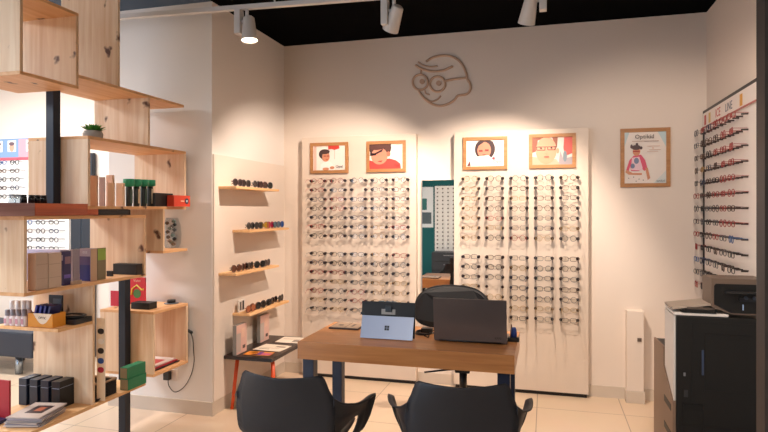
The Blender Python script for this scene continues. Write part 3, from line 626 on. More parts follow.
# white pipe casing on the back wall
cx0, cx1 = X_at(627, 4.90), X_at(644, 4.90)
t = thing('pipe_casing', 'low white boxed pipe casing against the back wall right of the panels', 'pipe casing', ((cx0+cx1)/2, 4.94, 0))
MB().box((cx0, 4.905, .093), (cx1, BY-.002, Z_at(311, cx0, 4.9)), WALL, bev=.003).build('casing', t)
MB().box((cx0-.008, 4.893, .001), (cx1+.008, BY-.013, .092), SK, bev=.002).build('plinth', t)
MB().box((cx0+.075, 4.898, Z_at(341, cx0, 4.9)), (cx0+.105, 4.905, Z_at(337.5, cx0, 4.9)), mat('#6a5a50', .4)).build('latch', t)

# ================================================================== TRACK LIGHTING
RP = [Vector((-2.943, 3.544)), Vector((-1.584, 3.625))]; rd = (RP[1]-RP[0]).normalized()
def on_rail(px):
    r = ratio(px); n = r*RP[0].y-RP[0].x; d = rd.x-r*rd.y; p = RP[0]+rd*(n/d); return p
WM = mat('#d9d4d0', .4, name='white_metal'); WH = mat('#cfc8c2', .35, name='lamp_white')
t = thing('track_rail', 'long white ceiling track rail carrying the spotlights', 'light track', (RP[0].x, RP[0].y, 2.87))
p0 = RP[0]-rd*1.2; p1 = RP[0]+rd*3.3; nrm = Vector((-rd.y, rd.x))*.018
m = MB(); m.prism([(p0.x-nrm.x, p0.y-nrm.y, 2.868), (p0.x+nrm.x, p0.y+nrm.y, 2.868), (p1.x+nrm.x, p1.y+nrm.y, 2.868), (p1.x-nrm.x, p1.y-nrm.y, 2.868)], (0, 0, .03), WM); m.build('rail', t)
for s_ in (.3, 1.7, 3.1):
    q = p0+rd*s_*1.4; MB().cyl((q.x, q.y, 2.899), (q.x, q.y, CEIL-.002), .006, WM, seg=8).build('hanger', t)
def spotlight(px, side, L, aim, energy, label, size=105, lit=False, tilt=None):
    """side: the lamp head hangs to +1 right / -1 left of its driver box"""
    p = on_rail(px) if px is not None else None
    if p is None: p = side[1]; side = side[0]
    t = thing('track_spotlight', label, 'spotlight', (p.x, p.y, 2.86), 0, 'white track spotlights')
    m = MB(); m.box((p.x-.022, p.y-.03, 2.866-L), (p.x+.022, p.y+.03, 2.866), WM, bev=.006); m.build('driver_box', t)
    h = Vector((p.x+side*.075, p.y-.0, 2.775)); d = (Vector(aim)-h).normalized()
    MB().tube([(p.x+side*.02, p.y, 2.79), h], .012, WM, seg=8).tube([(p.x+side*.06, p.y, 2.866), (p.x+side*.06, p.y, 2.82)], .012, WM, seg=8).build('swivel_arm', t)
    a = h-d*.03; b = h+d*.125
    m = MB(); m.cyl(a-d*.012, a, .026, WH, r2=.038, seg=24); m.cyl(a, b, .038, WH, r2=.054, seg=24, cap=False); m.cyl(b-d*.012, b-d*.010, .052, mat('#ffe9cf', .4, emit=14, name='lit_lamp_face'), seg=24); m.build('lamp_head', t)
    l = bpy.data.lights.new('lamp_beam', 'SPOT'); l.energy = energy; l.spot_size = R(size); l.spot_blend = .55; l.shadow_soft_size = .014; l.color = (1, .815, .665)
    o = bpy.data.objects.new('lamp_beam', l); COL.objects.link(o); o.parent = t; o.location = Vector(b+d*.004)-Vector(t.location); o.rotation_euler = d.to_track_quat('-Z', 'Y').to_euler(); return t
spotlight(239, 1, .165, (-1.75, 3.45, 0), 35, 'white track spotlight with glowing face, leftmost on the ceiling track', 90)
spotlight(385, 1, .17, (-1.95, 4.75, .95), 150, 'white track spotlight turned to the back, middle of the visible three', 92)
spotlight(543, -1, .145, (-.60, 4.9, .70), 200, 'white track spotlight at the top right, head left of its driver box', 90)
t = thing('track_rail', 'added unseen short white ceiling track above the desk front, nearer the entrance', 'light track', (.2, 2.2, 2.87))  # track added out of view to carry the extra wall spot
MB().box((-.9, 2.182, 2.868), (.9, 2.218, 2.898), WM).build('rail', t)
for x in (-.8, .8): MB().cyl((x, 2.2, 2.899), (x, 2.2, CEIL-.002), .006, WM, seg=8).build('hanger', t)
spotlight(None, (-1, Vector((.55, 2.2))), .16, (.75, 4.95, .9), 110, 'added white spotlight on the unseen short track nearer the entrance', 75)  # extra spot added out of view to brighten the back wall's right end

# general lighting: added unseen fill panels behind the camera, over the left room
def fill_light(x, y, e, col, label, sx=1.1, sy=.5):
    t = thing('fill_panel', label, 'fill light', (x, y, CEIL-.06), 0, 'added fill panels')
    m = MB(); m.box((x-sx/2-.03, y-sy/2-.03, CEIL-.06), (x+sx/2+.03, y+sy/2+.03, CEIL-.002), WM); m.build('housing', t)
    MB().box((x-sx/2, y-sy/2, CEIL-.066), (x+sx/2, y+sy/2, CEIL-.061), mat('#fff6ea', .5, emit=3, name='fill_diffuser')).build('diffuser', t)
    l = bpy.data.lights.new('fill_glow', 'AREA'); l.shape = 'RECTANGLE'; l.size = sx; l.size_y = sy; l.energy = e; l.color = col
    o = bpy.data.objects.new('fill_glow', l); COL.objects.link(o); o.parent = t; o.location = (0, 0, -.012)
fill_light(-.9, -.6, 66, (1, .87, .76), 'added ceiling fill panel over the entrance side of the shop', 1.4, .6)
fill_light(-4.9, 3.6, 85, (1, .97, .94), 'added ceiling fill panel over the far left room')
fill_light(-4.9, 1.2, 100, (.95, .97, 1), 'added ceiling fill panel over the near left room')
l = bpy.data.lights.new('daylight', 'AREA'); l.shape = 'RECTANGLE'; l.size = 3.6; l.size_y = 2.4; l.energy = 190; l.color = (.74, .84, 1)
o = bpy.data.objects.new('daylight', l); COL.objects.link(o); o.location = (-4.7, RY-.3, 1.5); o.rotation_euler = (R(90), 0, 0)
W = bpy.data.worlds.new('world'); SC.world = W; W.use_nodes = True
bgn = W.node_tree.nodes['Background']; bgn.inputs[0].default_value = (.75, .85, 1, 1); bgn.inputs[1].default_value = 1.0


# ================================================================== PINE BOX SHELVING
XF, XB = -2.52, -2.945; T = .018
U = thing('box_shelving', 'tall open shelving unit of offset pine boxes on black steel posts', 'shelving unit', (-2.73, 2.9, 0))
def wbox(y0, y1, z0, z1, near=True, far=True, top=True, ytop=None):
    o = MB().box((XB, y0, z0), (XF, y1, z0+T), PINE_Y, bev=.001).build('shelf_board', U)
    if top: MB().box((XB, ytop or y0, z1-T), (XF, y1, z1), PINE_Y, bev=.001).build('top_board', o)
    a = z0+T+.0003; b = z1-(T if top else 0)-.0003
    if near: MB().box((XB, y0, a), (XF, y0+T, b), PINE_Z, bev=.001).build('end_board', o)
    if far: MB().box((XB, y1-T, a), (XF, y1, b), PINE_Z, bev=.001).build('end_board', o)
    return o
wbox(2.325, 2.705, 2.175, 2.60)                                   # upper box with open face
o = MB().box((XB, 2.707, 2.24), (XF, 3.695, 2.24+T), PINE_Y, bev=.001).build('shelf_board', U)
MB().box((XB, 2.707, 2.93), (XF, 3.035, 2.93+T), PINE_Y).build('top_board', o)
MB().box((XB, 3.035-T, 2.2585), (XF, 3.035, 2.929), PINE_Z, bev=.001).build('end_board', o)
MB().box((XB, 3.318-T, 1.9255), (XF, 3.318, 2.2395), PINE_Z, bev=.001).build('end_board', U)
wbox(2.774, 3.719, 1.505, 1.925)
wbox(2.349, 3.278, 1.065, 1.468)
m = MB(); m.box((XB, 3.454, 1.203), (XF, 3.735, 1.203+T), PINE_Y); o = m.build('shelf_board', U); MB().box((XB, 3.454, 1.2215), (XF, 3.454+T, 1.5045), PINE_Z).build('end_board', o)
wbox(3.352, 3.744, .385, .821)
m = MB(); m.box((XB, 2.561, .843), (XF, 2.809, .843+T), PINE_EDGE, bev=.001); o = m.build('shelf_board', U)
MB().box((XB, 2.81, .3755), (XF, 2.828, 1.0645), PINE_Z, bev=.001).build('end_board', o)
m = MB(); m.box((XB, 2.366, .356), (XF, 3.275, .356+.019), PINE_EDGE, bev=.001); o = m.build('shelf_board', U)
MB().box((XB, 2.366, .05), (XF, 2.366+T, .3555), PINE_Z).build('end_board', o)
MB().box((XB, 2.16, 1.470), (XF+.002, 2.412, 1.535), PINKWOOD, bev=.002).build('washed_plank', U)
MB().box((XB, 2.414, 1.470), (XF+.002, 2.771, 1.535), REDWOOD, bev=.002).build('stained_plank', U)
MB().box((XB, 2.773, 1.470), (XF+.002, 2.852, 1.5045), REDWOOD, bev=.002).build('stained_plank', U)
MB().box((XB, 2.854, 1.470), (XF+.002, 3.11, 1.5045), mat('#17161a', .5), bev=.002).build('black_spacer', U)
POST = mat('#1d2533', .38, .3, name='steel_post')
def post(px, yc, z0, z1, s=.052):
    xc = X_at(px, yc); MB().box((xc-s/2, yc-s/2, z0), (xc+s/2, yc+s/2, z1), POST, bev=.002).build('post', U)
post(53.2, 2.738, 1.536, 2.2395)
post(124.5, 3.315, .001, 1.503)

# ------------------------------------------------------------------ goods on the shelves
def pbox(p0, p1, p2, ytop, zb, xr, name, label, cat, col, group=None, ybot=None, dz=.0008, extra=None, rough=.5, col2=None):
    yn = Y_at(p1, xr); yf = Y_at(p2, xr); xl = X_at(p0, yn); zt = Z_at(ytop, xr, yn)
    m = MB(); m.box((xl, yn, zb+dz), (xr, yf, zt), mat(col, rough), bev=.001)
    if col2: m.box((xr, yn+.002, zb+dz+.002), (xr+.0006, yf-.002, zt-.002), mat(col2, rough))
    if extra: extra(m, xl, xr, yn, yf, zb, zt)
    return tag(m.build(name), label, cat, group)
ZC = 1.5235
CT = '#c9a184'
pbox(85, 97, 98.2, 175.5, ZC, -2.60, 'carton', 'tan carton at the near end of the upper goods box, beside the pale one', 'box', '#dcb69a', 'cartons in the upper goods box')
pbox(99, 104, 105.5, 177, ZC, -2.60, 'carton', 'pale lilac clear carton in the upper goods box', 'box', '#dccdd4', 'cartons in the upper goods box')
pbox(106, 112.5, 114.5, 175, ZC, -2.68, 'carton', 'tall tan carton behind the short ones in the upper goods box', 'box', '#dcb39a', 'cartons in the upper goods box')
pbox(107.5, 113.5, 115, 182.7, ZC, -2.56, 'carton', 'short kraft carton left of its twin in the upper goods box', 'box', '#e2bc9a', 'cartons in the upper goods box')
pbox(116, 122.5, 125, 183, ZC, -2.56, 'carton', 'short kraft carton nearest the green capped bottles', 'box', '#e6c0a0', 'cartons in the upper goods box')
for k, (pa) in enumerate((129, 136.5, 143.5, 150)):
    xr = -2.60; y = Y_at(pa, xr); zt = Z_at(179+k*.3, xr, y); zm = Z_at(186, xr, y)
    t = thing('cleaner_bottle', f'dark lens cleaner bottle with wide green cap, {ORD[k]} from the left of four', 'bottle', (xr, y, ZC), 0, 'green capped cleaner bottles')
    MB().lathe((xr, y, ZC+.0006), [(.019, 0), (.020, .01), (.020, zm-ZC-.012), (.016, zm-ZC)], mat('#17201f' if k % 2 == 0 else '#2a2f2c', .3), seg=16).build('body', t)
    MB().lathe((xr, y, zm), [(.021, -.004), (.036, .002), (.036, zt-zm-.004), (.032, zt-zm)], mat('#2a9a70', .35), seg=16).build('cap', t)
    MB().box((xr+.0195, y-.010, ZC+.02), (xr+.0212, y+.010, zm-.02), mat('#c9b294' if k % 2 else '#3a5248', .5)).build('paper_label', t)
def emb(m, xl, xr, yn, yf, zb, zt):
    m.cyl((xr+.0002, yf-.04, (zb+zt)/2), (xr+.0016, yf-.04, (zb+zt)/2), .021, mat('#26344c', .4), seg=18); m.cyl((xr+.0016, yf-.04, (zb+zt)/2), (xr+.0022, yf-.04, (zb+zt)/2), .009, mat('#b9c4d4', .4), seg=12)
    m.box((xr, yf-.11, (zb+zt)/2-.004), (xr+.0008, yf-.07, (zb+zt)/2+.004), mat('#f0c8b0', .5))
pbox(152.5, 155, 173, 192.8, ZC, -2.53, 'long_box', 'long black box beside the red-orange box in the upper goods box', 'box', '#131414')
pbox(167, 174.0, 190.0, 195.2, ZC, -2.47, 'long_box', 'red-orange box with round dark emblem overhanging the shelf end', 'box', '#d8432a', extra=emb)
# jars on the washed plank
for k, (px, col, nm) in enumerate(((12, None, 'clear'), (18, None, 'second clear'), (23.5, '#15181c', 'black'), (31.5, '#181a1f', 'second black'), (37.5, '#1a1c20', 'third black'), (43.5, '#15171a', 'fourth black'))):
    xr = -2.60; y = Y_at(px, xr); r = .0165
    t = thing('small_jar', f'{nm} small jar from the left on the planks under the blue and white poster', 'jar', (xr, y, 1.5355), 0, 'small jars on the planks')
    MB().lathe((xr, y, 1.5358), [(r, 0), (r, .028), (r*.8, .034)], GLASS if col is None else mat(col, .2), seg=14).build('body', t)
    MB().lathe((xr, y, 1.5358), [(r*.9, .0345), (r*.9, .043)], mat('#8a97a4' if col is None else '#0f1012', .3), seg=14).build('lid', t)
# succulent in ribbed pot on the upper goods box
xr = -2.62; y = Y_at(93, xr); t = thing('potted_succulent', 'small green succulent in a ribbed grey pot on the upper goods box', 'plant', (xr, y, 1.9255))
MB().lathe((xr, y, 1.926), [(.040, 0), (.052, .008), (.054, .03), (.046, .048), (.040, .048), (.038, .036)], mat('#b5aca2', .8), seg=36, ribs=.06).build('pot', t)
m = MB(); LF = mat('#5aa63c', .5, name='leaf_green'); LF2 = mat('#3f8a30', .5)
for k in range(46):
    a = k*2.39996; tl_ = .25+.75*(k/46); el = R(78-62*(k/46)); L_ = .034+.046*(k/46)
    b0 = Vector((xr, y, 1.968)); d = Vector((math.cos(a)*math.cos(el), math.sin(a)*math.cos(el), math.sin(el))); s2 = Vector((-math.sin(a), math.cos(a), 0))*.011; n2 = d.cross(s2).normalized()*.003
    e = b0+d*L_*1.1; c = b0+d*L_*.6
    for sg in (1, -1): m.poly([b0, c+s2+n2*sg, e, c-s2+n2*sg], LF if k % 3 else LF2)
m.build('leaves', t)
# middle box (D)
ZD = 1.0835
def seam(m, xl, xr, yn, yf, zb, zt): m.box((xr+.0001, yn+.004, zb+(zt-zb)*.68), (xr+.0008, yf-.004, zb+(zt-zb)*.70), mat('#b09a8b', .6)); m.box((xr+.0001, yn+.004, zb+(zt-zb)*.30), (xr+.0008, yf-.004, zb+(zt-zb)*.315), mat('#b09a8b', .6))
pbox(27.5, 36, 48, 253.5, ZD, -2.535, 'carton', 'nearest grey-brown ribbed carton in the middle goods box', 'box', '#c0a999', 'cartons in the middle goods box', extra=seam)
pbox(41, 48.8, 61.5, 253.5, ZD, -2.535, 'carton', 'grey-brown ribbed carton touching the purple boxes', 'box', '#c8b1a0', 'cartons in the middle goods box', extra=seam)
def pur(m, xl, xr, yn, yf, zb, zt):
    m.box((xr+.0001, yn+.01, zt-.07), (xr+.0008, yf-.004, zt-.03), mat('#8a6a7a', .5)); m.box((xr+.0001, yn+.004, zb+.04), (xr+.0008, yf-.004, zb+.06), mat('#6a5ab0', .5)); m.box((xl+.004, yn-.0008, zt-.05), (xr-.004, yn, zt-.02), mat('#b0a8c0', .5))
def bltx(m, xl, xr, yn, yf, zb, zt):
    m.text('ISEE', .020, mat('#e8e6ee', .5), Matrix.Translation(((xl+xr)/2, yn-.0008, zt-.022)) @ Matrix.Rotation(R(90), 4, 'X')); m.box((xl+.002, yn-.0006, zb+.002), (xr-.002, yn, zb+(zt-zb)*.5), mat('#2a2c70', .4)); m.box((xl+.002, yn-.0006, zb+(zt-zb)*.5), (xr-.002, yn, zt-.045), mat('#5a4a78', .4))
pbox(60.5, 63.5, 71, 251.5, ZD, -2.55, 'solution_box', 'dark purple contact lens solution box next to the grey-brown cartons', 'box', '#35305e', 'purple and blue product boxes', extra=pur)
pbox(70, 73, 79.5, 249.5, ZD, -2.60, 'solution_box', 'grey-mauve product box between purple and blue boxes', 'box', '#9d94a2', 'purple and blue product boxes')
pbox(79.5, 90.5, 97, 248.8, ZD, -2.56, 'solution_box', 'blue product box with white lettering in the middle goods box', 'box', '#b2a6bc', 'purple and blue product boxes', extra=bltx, col2='#c4a488')
def grn(m, xl, xr, yn, yf, zb, zt): m.box((xr+.0001, yn+.003, zb+(zt-zb)*.62), (xr+.0008, yf-.003, zt-.004), mat('#93b04a', .5)); m.box((xr+.0001, yn+.003, zb+.004), (xr+.0008, yf-.003, zb+(zt-zb)*.62), mat('#7f7358', .5))
pbox(96, 97.5, 106, 248.3, ZD, -2.56, 'carton', 'green and brown printed carton at the end of the product row', 'box', '#8a7a5a', extra=grn)
pbox(70.5, 72, 82, 281.3, ZD, -2.53, 'small_box', 'small low beige box lying before the purple boxes', 'box', '#b59a86')
pbox(26, 60, 69, 250.3, ZD, -2.72, 'folder_stack', 'lilac edged folders standing behind the grey-brown cartons', 'folder', '#b9b4d0')
pbox(113, 136.3, 142.3, 264.3, ZD, -2.53, 'long_box', 'flat black box at the far end of the middle goods box', 'box', '#17171a', col2='#2e211f')
pbox(106.5, 112, 113.5, 271, ZD, -2.62, 'small_box', 'little black box left of the flat black box', 'box', '#1b1b1d')
# decoration in the small far box (G)
xg = -2.66; yg = Y_at(172, xg); t = thing('glass_vase', 'clear glass bowl with dark and green decoration in the small far box', 'vase', (xg, yg, 1.2215))
MB().lathe((xg, yg, 1.222), [(.045, 0), (.062, .03), (.068, .10), (.060, .17), (.04, .22)], GLASS, seg=20).build('bowl', t)
m = MB()
for k in range(14):
    a = k*2.4; r = .012+.028*((k*7) % 5)/5; z = 1.235+.013*k; m.lathe((xg+r*math.cos(a), yg+r*math.sin(a), z), [(.004, 0), (.015, .008), (.015, .018), (.004, .026)], mat(('#3a3433', '#6f8a80', '#8f8279', '#2a2627')[k % 4], .6), seg=8)
m.build('filling', t)
# lower shelf (H): bottles, leaflet box, case box
ZH = .861+.0006
def bottle(px, yn, yt, label, cap):
    x = X_at(px, yn); zt = Z_at(yt, x, yn); h = zt-ZH; t = thing('spray_bottle', label, 'bottle', (x, yn, ZH), 0, 'lens spray bottles')
    MB().lathe((x, yn, ZH), [(.016, 0), (.0165, .005), (.0165, h*.55), (.012, h*.62)], mat('#e5dbe0', .3), seg=14).build('body', t)
    MB().lathe((x, yn, ZH), [(.0125, h*.625), (.013, h*.7), (.012, h)], mat(cap, .3), seg=14).build('cap', t)
    MB().box((x-.008, yn-.0172, ZH+.012), (x+.008, yn-.0162, ZH+h*.45), mat('#c08a98', .5)).build('paper_label', t)
for k, px in enumerate((7.5, 13, 18.8, 24.5)): bottle(px, 2.580+.0*k, 309.5, f'pale spray bottle with grey cap, {ORD[k]} from the left in the front row', '#8a8690')
for k, px in enumerate((12, 18.2, 24.5, 29)): bottle(px, 2.635, 300.5, f'taller pale spray bottle, {ORD[k]} from the left in the back row', '#e2dede')
y0h = Y_at(33.5, -2.66); 
t = thing('leaflet_box', 'orange and white leaflet box holding blue booklets on the lower shelf', 'box', (-2.62, 2.6, ZH))
xlb, xrb, yb0, yb1, zbt = -2.735, -2.57, 2.575, 2.665, ZH+.075
m = MB(); OR_ = mat('#e0952c', .45, name='orange_card')
m.box((xlb, yb0, ZH), (xrb, yb0+.003, zbt), OR_); m.box((xlb, yb1-.003, ZH), (xrb, yb1, zbt), OR_); m.box((xlb, yb0, ZH), (xlb+.003, yb1, zbt), OR_); m.box((xrb-.003, yb0, ZH), (xrb, yb1, zbt), OR_); m.box((xlb, yb0, ZH), (xrb, yb1, ZH+.003), OR_)
m.build('tray', t)
m = MB(); pts = [(xlb+.035+.125*k/12, yb0-.0006, zbt-.058*math.sin(math.pi*k/12)) for k in range(13)]; m.poly([(xlb+.035, yb0-.0006, zbt)]+pts[1:-1]+[(xlb+.16, yb0-.0006, zbt)], mat('#ead9c4', .5))
m.text('OPTIC', .018, mat('#4a4038', .5), Matrix.Translation((xlb+.098, yb0-.0012, zbt-.024)) @ Matrix.Rotation(R(90), 4, 'X')); m.build('printed_arc', t)
for k in range(4):
    m = MB(); mm = mat(('#2a348c', '#3440a0', '#26307c', '#1d2660')[k], .4); rt = Matrix.Rotation(R(14), 4, 'Y')
    cxk = xlb+.03+.030*k; m.box((cxk, yb0+.008+.0*k, ZH+.006), (cxk+.012, yb1-.008, ZH+.118), mm, rot=rt)
    tag(m.build('booklet'), f'slanted blue booklet, {ORD[k]} from the left in the orange leaflet box', 'booklet', 'blue booklets in the leaflet box')
t = thing('case_box', 'open black box with raised lid full of dark cases, beside the orange leaflet box', 'box', (-2.62, 2.73, ZH))
m = MB(); m.box((-2.665, 2.675, ZH), (-2.515, 2.80, ZH+.03), mat('#15191f', .4), bev=.004)
m.build('tray', t)
m = MB(); m.box((-2.762, 2.74, ZH), (-2.668, 2.75, ZH+.150), mat('#1d2530', .35), bev=.002); m.box((-2.73, 2.7385, ZH+.05), (-2.675, 2.7395, ZH+.13), mat('#4a5560', .4)); m.build('lid', t)
m = MB(); m.tube([(-2.590+.070*math.cos(a), 2.738+.05*math.sin(a), ZH+.038) for a in [2*math.pi*k/20 for k in range(20)]], .009, mat('#10151a', .3), closed=True); m.box((-2.62, 2.71, ZH+.031), (-2.55, 2.76, ZH+.04), mat('#a09080', .5)); m.build('cases', t)
# bottom shelf (I)
ZI = .3758
pbox(-14, 9, 11, 381, ZI, -2.77, 'gift_box', 'crimson box at the left edge of the bottom shelf', 'box', '#a8202e')
for k in range(4):
    x0 = -2.935+.078*k; m = MB(); m.box((x0, 2.70, ZI), (x0+.055, 2.805, .528), mat('#1c2538' if k < 3 else '#14171c', .35), bev=.002)
    m.box((x0+.002, 2.6992, .487), (x0+.053, 2.7, .490), mat('#8a98b0', .3)); m.box((x0+.0552, 2.702, .49), (x0+.0556, 2.80, .493), mat('#8a98b0', .3))
    tag(m.build('glasses_case'), f'upright dark blue case, {ORD[k]} from the left on the bottom shelf', 'case', 'dark cases on the bottom shelf')
for k in range(8):
    th = .0055; z = ZI+k*.0062; rz = R(random.uniform(-7, 7)+14); c = (-2.635+random.uniform(-.006, .006), 2.535+random.uniform(-.006, .006), z)
    m = MB(); m.box((c[0]-.09, c[1]-.12, z), (c[0]+.09, c[1]+.12, z+th), mat(('#aaa4aa', '#cdc5c2', '#8a8592', '#bdb0aa')[k % 4], .4))
    if k == 7: m.box((c[0]-.085, c[1]-.115, z+th), (c[0]+.085, c[1]+.115, z+th+.0004), mat('#cbb9ae', .3)); m.box((c[0]-.04, c[1]-.05, z+th+.0004), (c[0]+.055, c[1]+.07, z+th+.0008), mat('#3a2626', .3)); m.box((c[0]-.01, c[1]-.02, z+th+.0008), (c[0]+.03, c[1]+.045, z+th+.0012), mat('#b8684a', .3))
    o = m.build('magazine', origin=(c[0], c[1], z)); o.rotation_euler = (0, 0, rz)
    lab = 'top magazine with a dark portrait cover on the bottom shelf stack' if k == 7 else f'magazine {ORD[k]} from the bottom of the stack on the bottom shelf'
    tag(o, lab, 'magazine', 'magazines stacked on the bottom shelf')
m = MB(); m.box((-2.90, 2.39, ZI), (-2.76, 2.47, ZI+.018), mat('#232c5c', .3), bev=.001); m.box((-2.89, 2.389, ZI+.004), (-2.77, 2.390, ZI+.014), mat('#d8cfc6', .5)); tag(m.build('brochure_pack'), 'dark blue brochure pack at the near edge of the bottom shelf', 'brochure')
# basket with sample card
bk = (-2.76, -2.55, 2.90, 3.035); t = thing('storage_basket', 'dark woven basket behind the upright board on the bottom shelf', 'basket', (-2.65, 2.97, ZI))
m = MB(); BKM = mat('#221c1a', .8, name='woven_black')
for k in range(9):
    z = ZI+.004+.0095*k; m.tube([(bk[0], bk[2], z), (bk[1], bk[2], z), (bk[1], bk[3], z), (bk[0], bk[3], z)], .0055, BKM, seg=5, closed=True)
m.box((bk[0], bk[2], ZI), (bk[1], bk[3], ZI+.004), BKM); m.build('basket_weave', t)
m = MB(); m.tube([(bk[0], bk[2], ZI+.09), (bk[1], bk[2], ZI+.09), (bk[1], bk[3], ZI+.09), (bk[0], bk[3], ZI+.09)], .008, mat('#a98a6c', .7), seg=6, closed=True); m.build('rim', t)
xs0, xs1 = X_at(96.8, 2.885), X_at(105.0, 2.885); zc0, zc1 = ZI+.100, Z_at(318, xs0, 2.885)
t = thing('sample_card', 'tall cream card with a column of coloured tint samples on the bottom shelf', 'card', ((xs0+xs1)/2, 2.885, zc0))
MB().box((xs0, 2.885, ZI+.0), (xs1, 2.888, zc1), mat('#ead8bf', .6)).build('card', t)
for k, (py, col) in enumerate(((331, '#23232a'), (341, '#e8e4de'), (350.5, '#1c1c1f'), (360.5, '#1f4f9a'), (369.5, '#a8203c'))):
    zc = Z_at(py, xs0, 2.885); xm = (xs0+xs1)/2
    m = MB(); m.prism([(xm+p[0]*.6, 2.8845, zc+p[2]) for p in superel(0, 0, .036, .017, e=2.3, n=14)], (0, -.002, 0), mat(col, .3)); m.build('tint_sample', t)
for k in range(2):
    z0 = ZI+.0705*k; yn = 3.09; m = MB(); m.box((-2.565, yn, z0), (-2.505-.006*k, 3.262, z0+.069), mat('#1f7a52', .5), bev=.002)
    m.box((-2.563, yn-.001, z0+.003), (-2.508-.006*k, yn, z0+.066), mat('#9a8a6c', .6))
    tag(m.build('card_box'), ('lower' if k == 0 else 'upper')+' of two stacked green boxes before the steel post', 'box', 'stacked green boxes')
m = MB()
for k in range(3): m.tube([(-2.555+.022*math.cos(a), 2.865+.008*k+.022*math.sin(a)*.7, ZI+.004+.004*k) for a in [2*math.pi*i/16 for i in range(16)]], .003, BLK, seg=5, closed=True)
tag(m.build('cable_coil'), 'small black cord coil lying on the bottom shelf edge', 'cord')
# goods on the low far box (E)
ZE = .8215
def redsign(m, xl, xr, yn, yf, zb, zt):
    w = xr-xl; cxm = (xl+xr)/2; zc = zb+(zt-zb)*.40
    m.cyl((cxm, yn-.0006, zc), (cxm, yn-.0012, zc), w*.24, mat('#4a7a3c', .5), seg=16)
    m.tube([(cxm-w*.34, yn-.002, zc-.01), (cxm-w*.28, yn-.002, zc+.035), (cxm, yn-.002, zc+.062), (cxm+w*.28, yn-.002, zc+.03), (cxm+w*.42, yn-.002, zc+.032)], .006, mat('#e6c24a', .5), seg=6)
    m.text('Vision', .024, mat('#f0c0a8', .5), Matrix.Translation((cxm, yn-.0008, zt-.025)) @ Matrix.Rotation(R(90), 4, 'X'))
pbox(129, 145.2, 146.2, 277.5, ZE, -2.76, 'gift_box', 'upright red box with green and yellow emblem on the low far box', 'box', '#d0202a', extra=redsign)
pbox(110.5, 118.6, 119.2, 291, ZE, -2.90, 'gift_box', 'slim red box left of the steel post on the low far box', 'box', '#c01c34')
pbox(131, 149, 157, 303.3, ZE, -2.60, 'long_box', 'flat black box in front of the upright red box', 'box', '#16171a')
xr = -2.62; y = Y_at(171.5, xr); t = thing('speaker_puck', 'small round black device on a grey disc on the low far box', 'device', (xr, y, ZE))
MB().lathe((xr, y, ZE+.0005), [(.052, 0), (.052, .004), (.03, .006)], mat('#5a6068', .4), seg=24).build('disc', t)
MB().lathe((xr, y, ZE+.007), [(.028, 0), (.03, .01), (.028, .022)], BLK, seg=20).build('device_body', t)
for k, (c, ec) in enumerate((('#2b2024', '#1c1a1e'), ('#b02c38', '#8a2430'), ('#d6c9c4', '#c23a44'))):
    z = .4036+.009*k; m = MB(); m.box((-2.86+.01*k, 3.40+.01*k, z), (-2.56-.012*k, 3.70-.006*k, z+.0082), mat(c, .4)); m.box((-2.80, 3.44, z+.0082), (-2.62, 3.62, z+.0086), mat(ec, .4))
    tag(m.build('magazine'), ('dark lowest', 'red middle', 'white and red topmost')[k]+' magazine lying in the low far box', 'magazine', 'magazines in the low far box')
# cord with plug down the pier
def wp(px, py, y): X = X_at(px, y); return (X, y, Z_at(py, X, y))
CB = mat('#2a2a2a', .5, name='cord_black')
t = thing('charging_cable', 'thin black cord looping from the low far box to a wall plug', 'cord', wp(168, 375, 3.765))
MB().tube(spline([wp(180, 325, 3.752), wp(186, 328, 3.754), wp(192, 336, 3.756), wp(193.5, 350, 3.76), wp(194, 362, 3.762), wp(191, 375, 3.764), wp(184, 387, 3.766), wp(175, 392, 3.766), wp(169, 386, 3.764), wp(168, 379, 3.758)], 6), .0035, CB, seg=6).build('cable', t)
a = wp(182, 327, 3.756); b_ = wp(191.5, 333, 3.756); MB().tube([(a[0], a[1]+.006, a[2]), (b_[0], b_[1]+.006, b_[2])], .011, CB, seg=8).build('connector', t)
a = wp(165.5, 379, 3.76); b_ = wp(171, 371, 3.76); MB().box((a[0], 3.73, a[2]), (b_[0], 3.765, b_[2]), CB, bev=.004).build('plug', t)
a = wp(165, 380, 3.77); b_ = wp(177, 370, 3.77); tag(MB().box((a[0], 3.768, a[2]), (b_[0], 3.779, b_[2]), mat('#e3d8ce', .4), bev=.002).build('wall_socket'), 'pale wall socket low on the pier behind the black plug', 'socket')

# ================================================================== LEFT ROOM BEYOND THE SHELVING
t = thing('eyewear_display', 'bright white eyewear display seen through the shelving in the left room', 'display panel', (-5.5, 4.97, .8))
MB().box((-6.4, BY-.03, .62), (-4.752, BY-.001, 2.06), mat('#f6f5f4', .4)).build('board', t)
hz = (2.045, 2.31)
m = MB(); m.box((-6.4, BY-.036, 2.045), (-4.752, BY-.001, 2.26), mat('#7d9dc2', .5)); m.box((X_at(18.5, 4.96), BY-.0375, 2.045), (-4.9, BY-.036, 2.25), mat('#e39aa8', .5)); m.box((-6.4, BY-.038, 2.03), (-4.752, BY-.036, 2.06), mat('#cf5a6a', .5))
for px in (-2, 11.5, 30):
    xa = X_at(px-4.0, 4.96); xb = X_at(px+4.3, 4.96); m.box((xa, BY-.0385, 2.12), (xb, BY-.0375, 2.24), mat('#e9e4e6', .5)); xm = (xa+xb)/2
    m.prism([(xm+p[0], BY-.0386, 2.165+p[2]) for p in superel(0, 0, .033, .045, e=2, n=14)], (0, -.0006, 0), mat('#cf9f8a', .5)); m.prism([(xm+p[0], BY-.0393, 2.205+p[2]) for p in superel(0, 0, .038, .02, e=2, n=14)], (0, -.0006, 0), mat('#6a5560', .5))
m.build('header_sign', t)
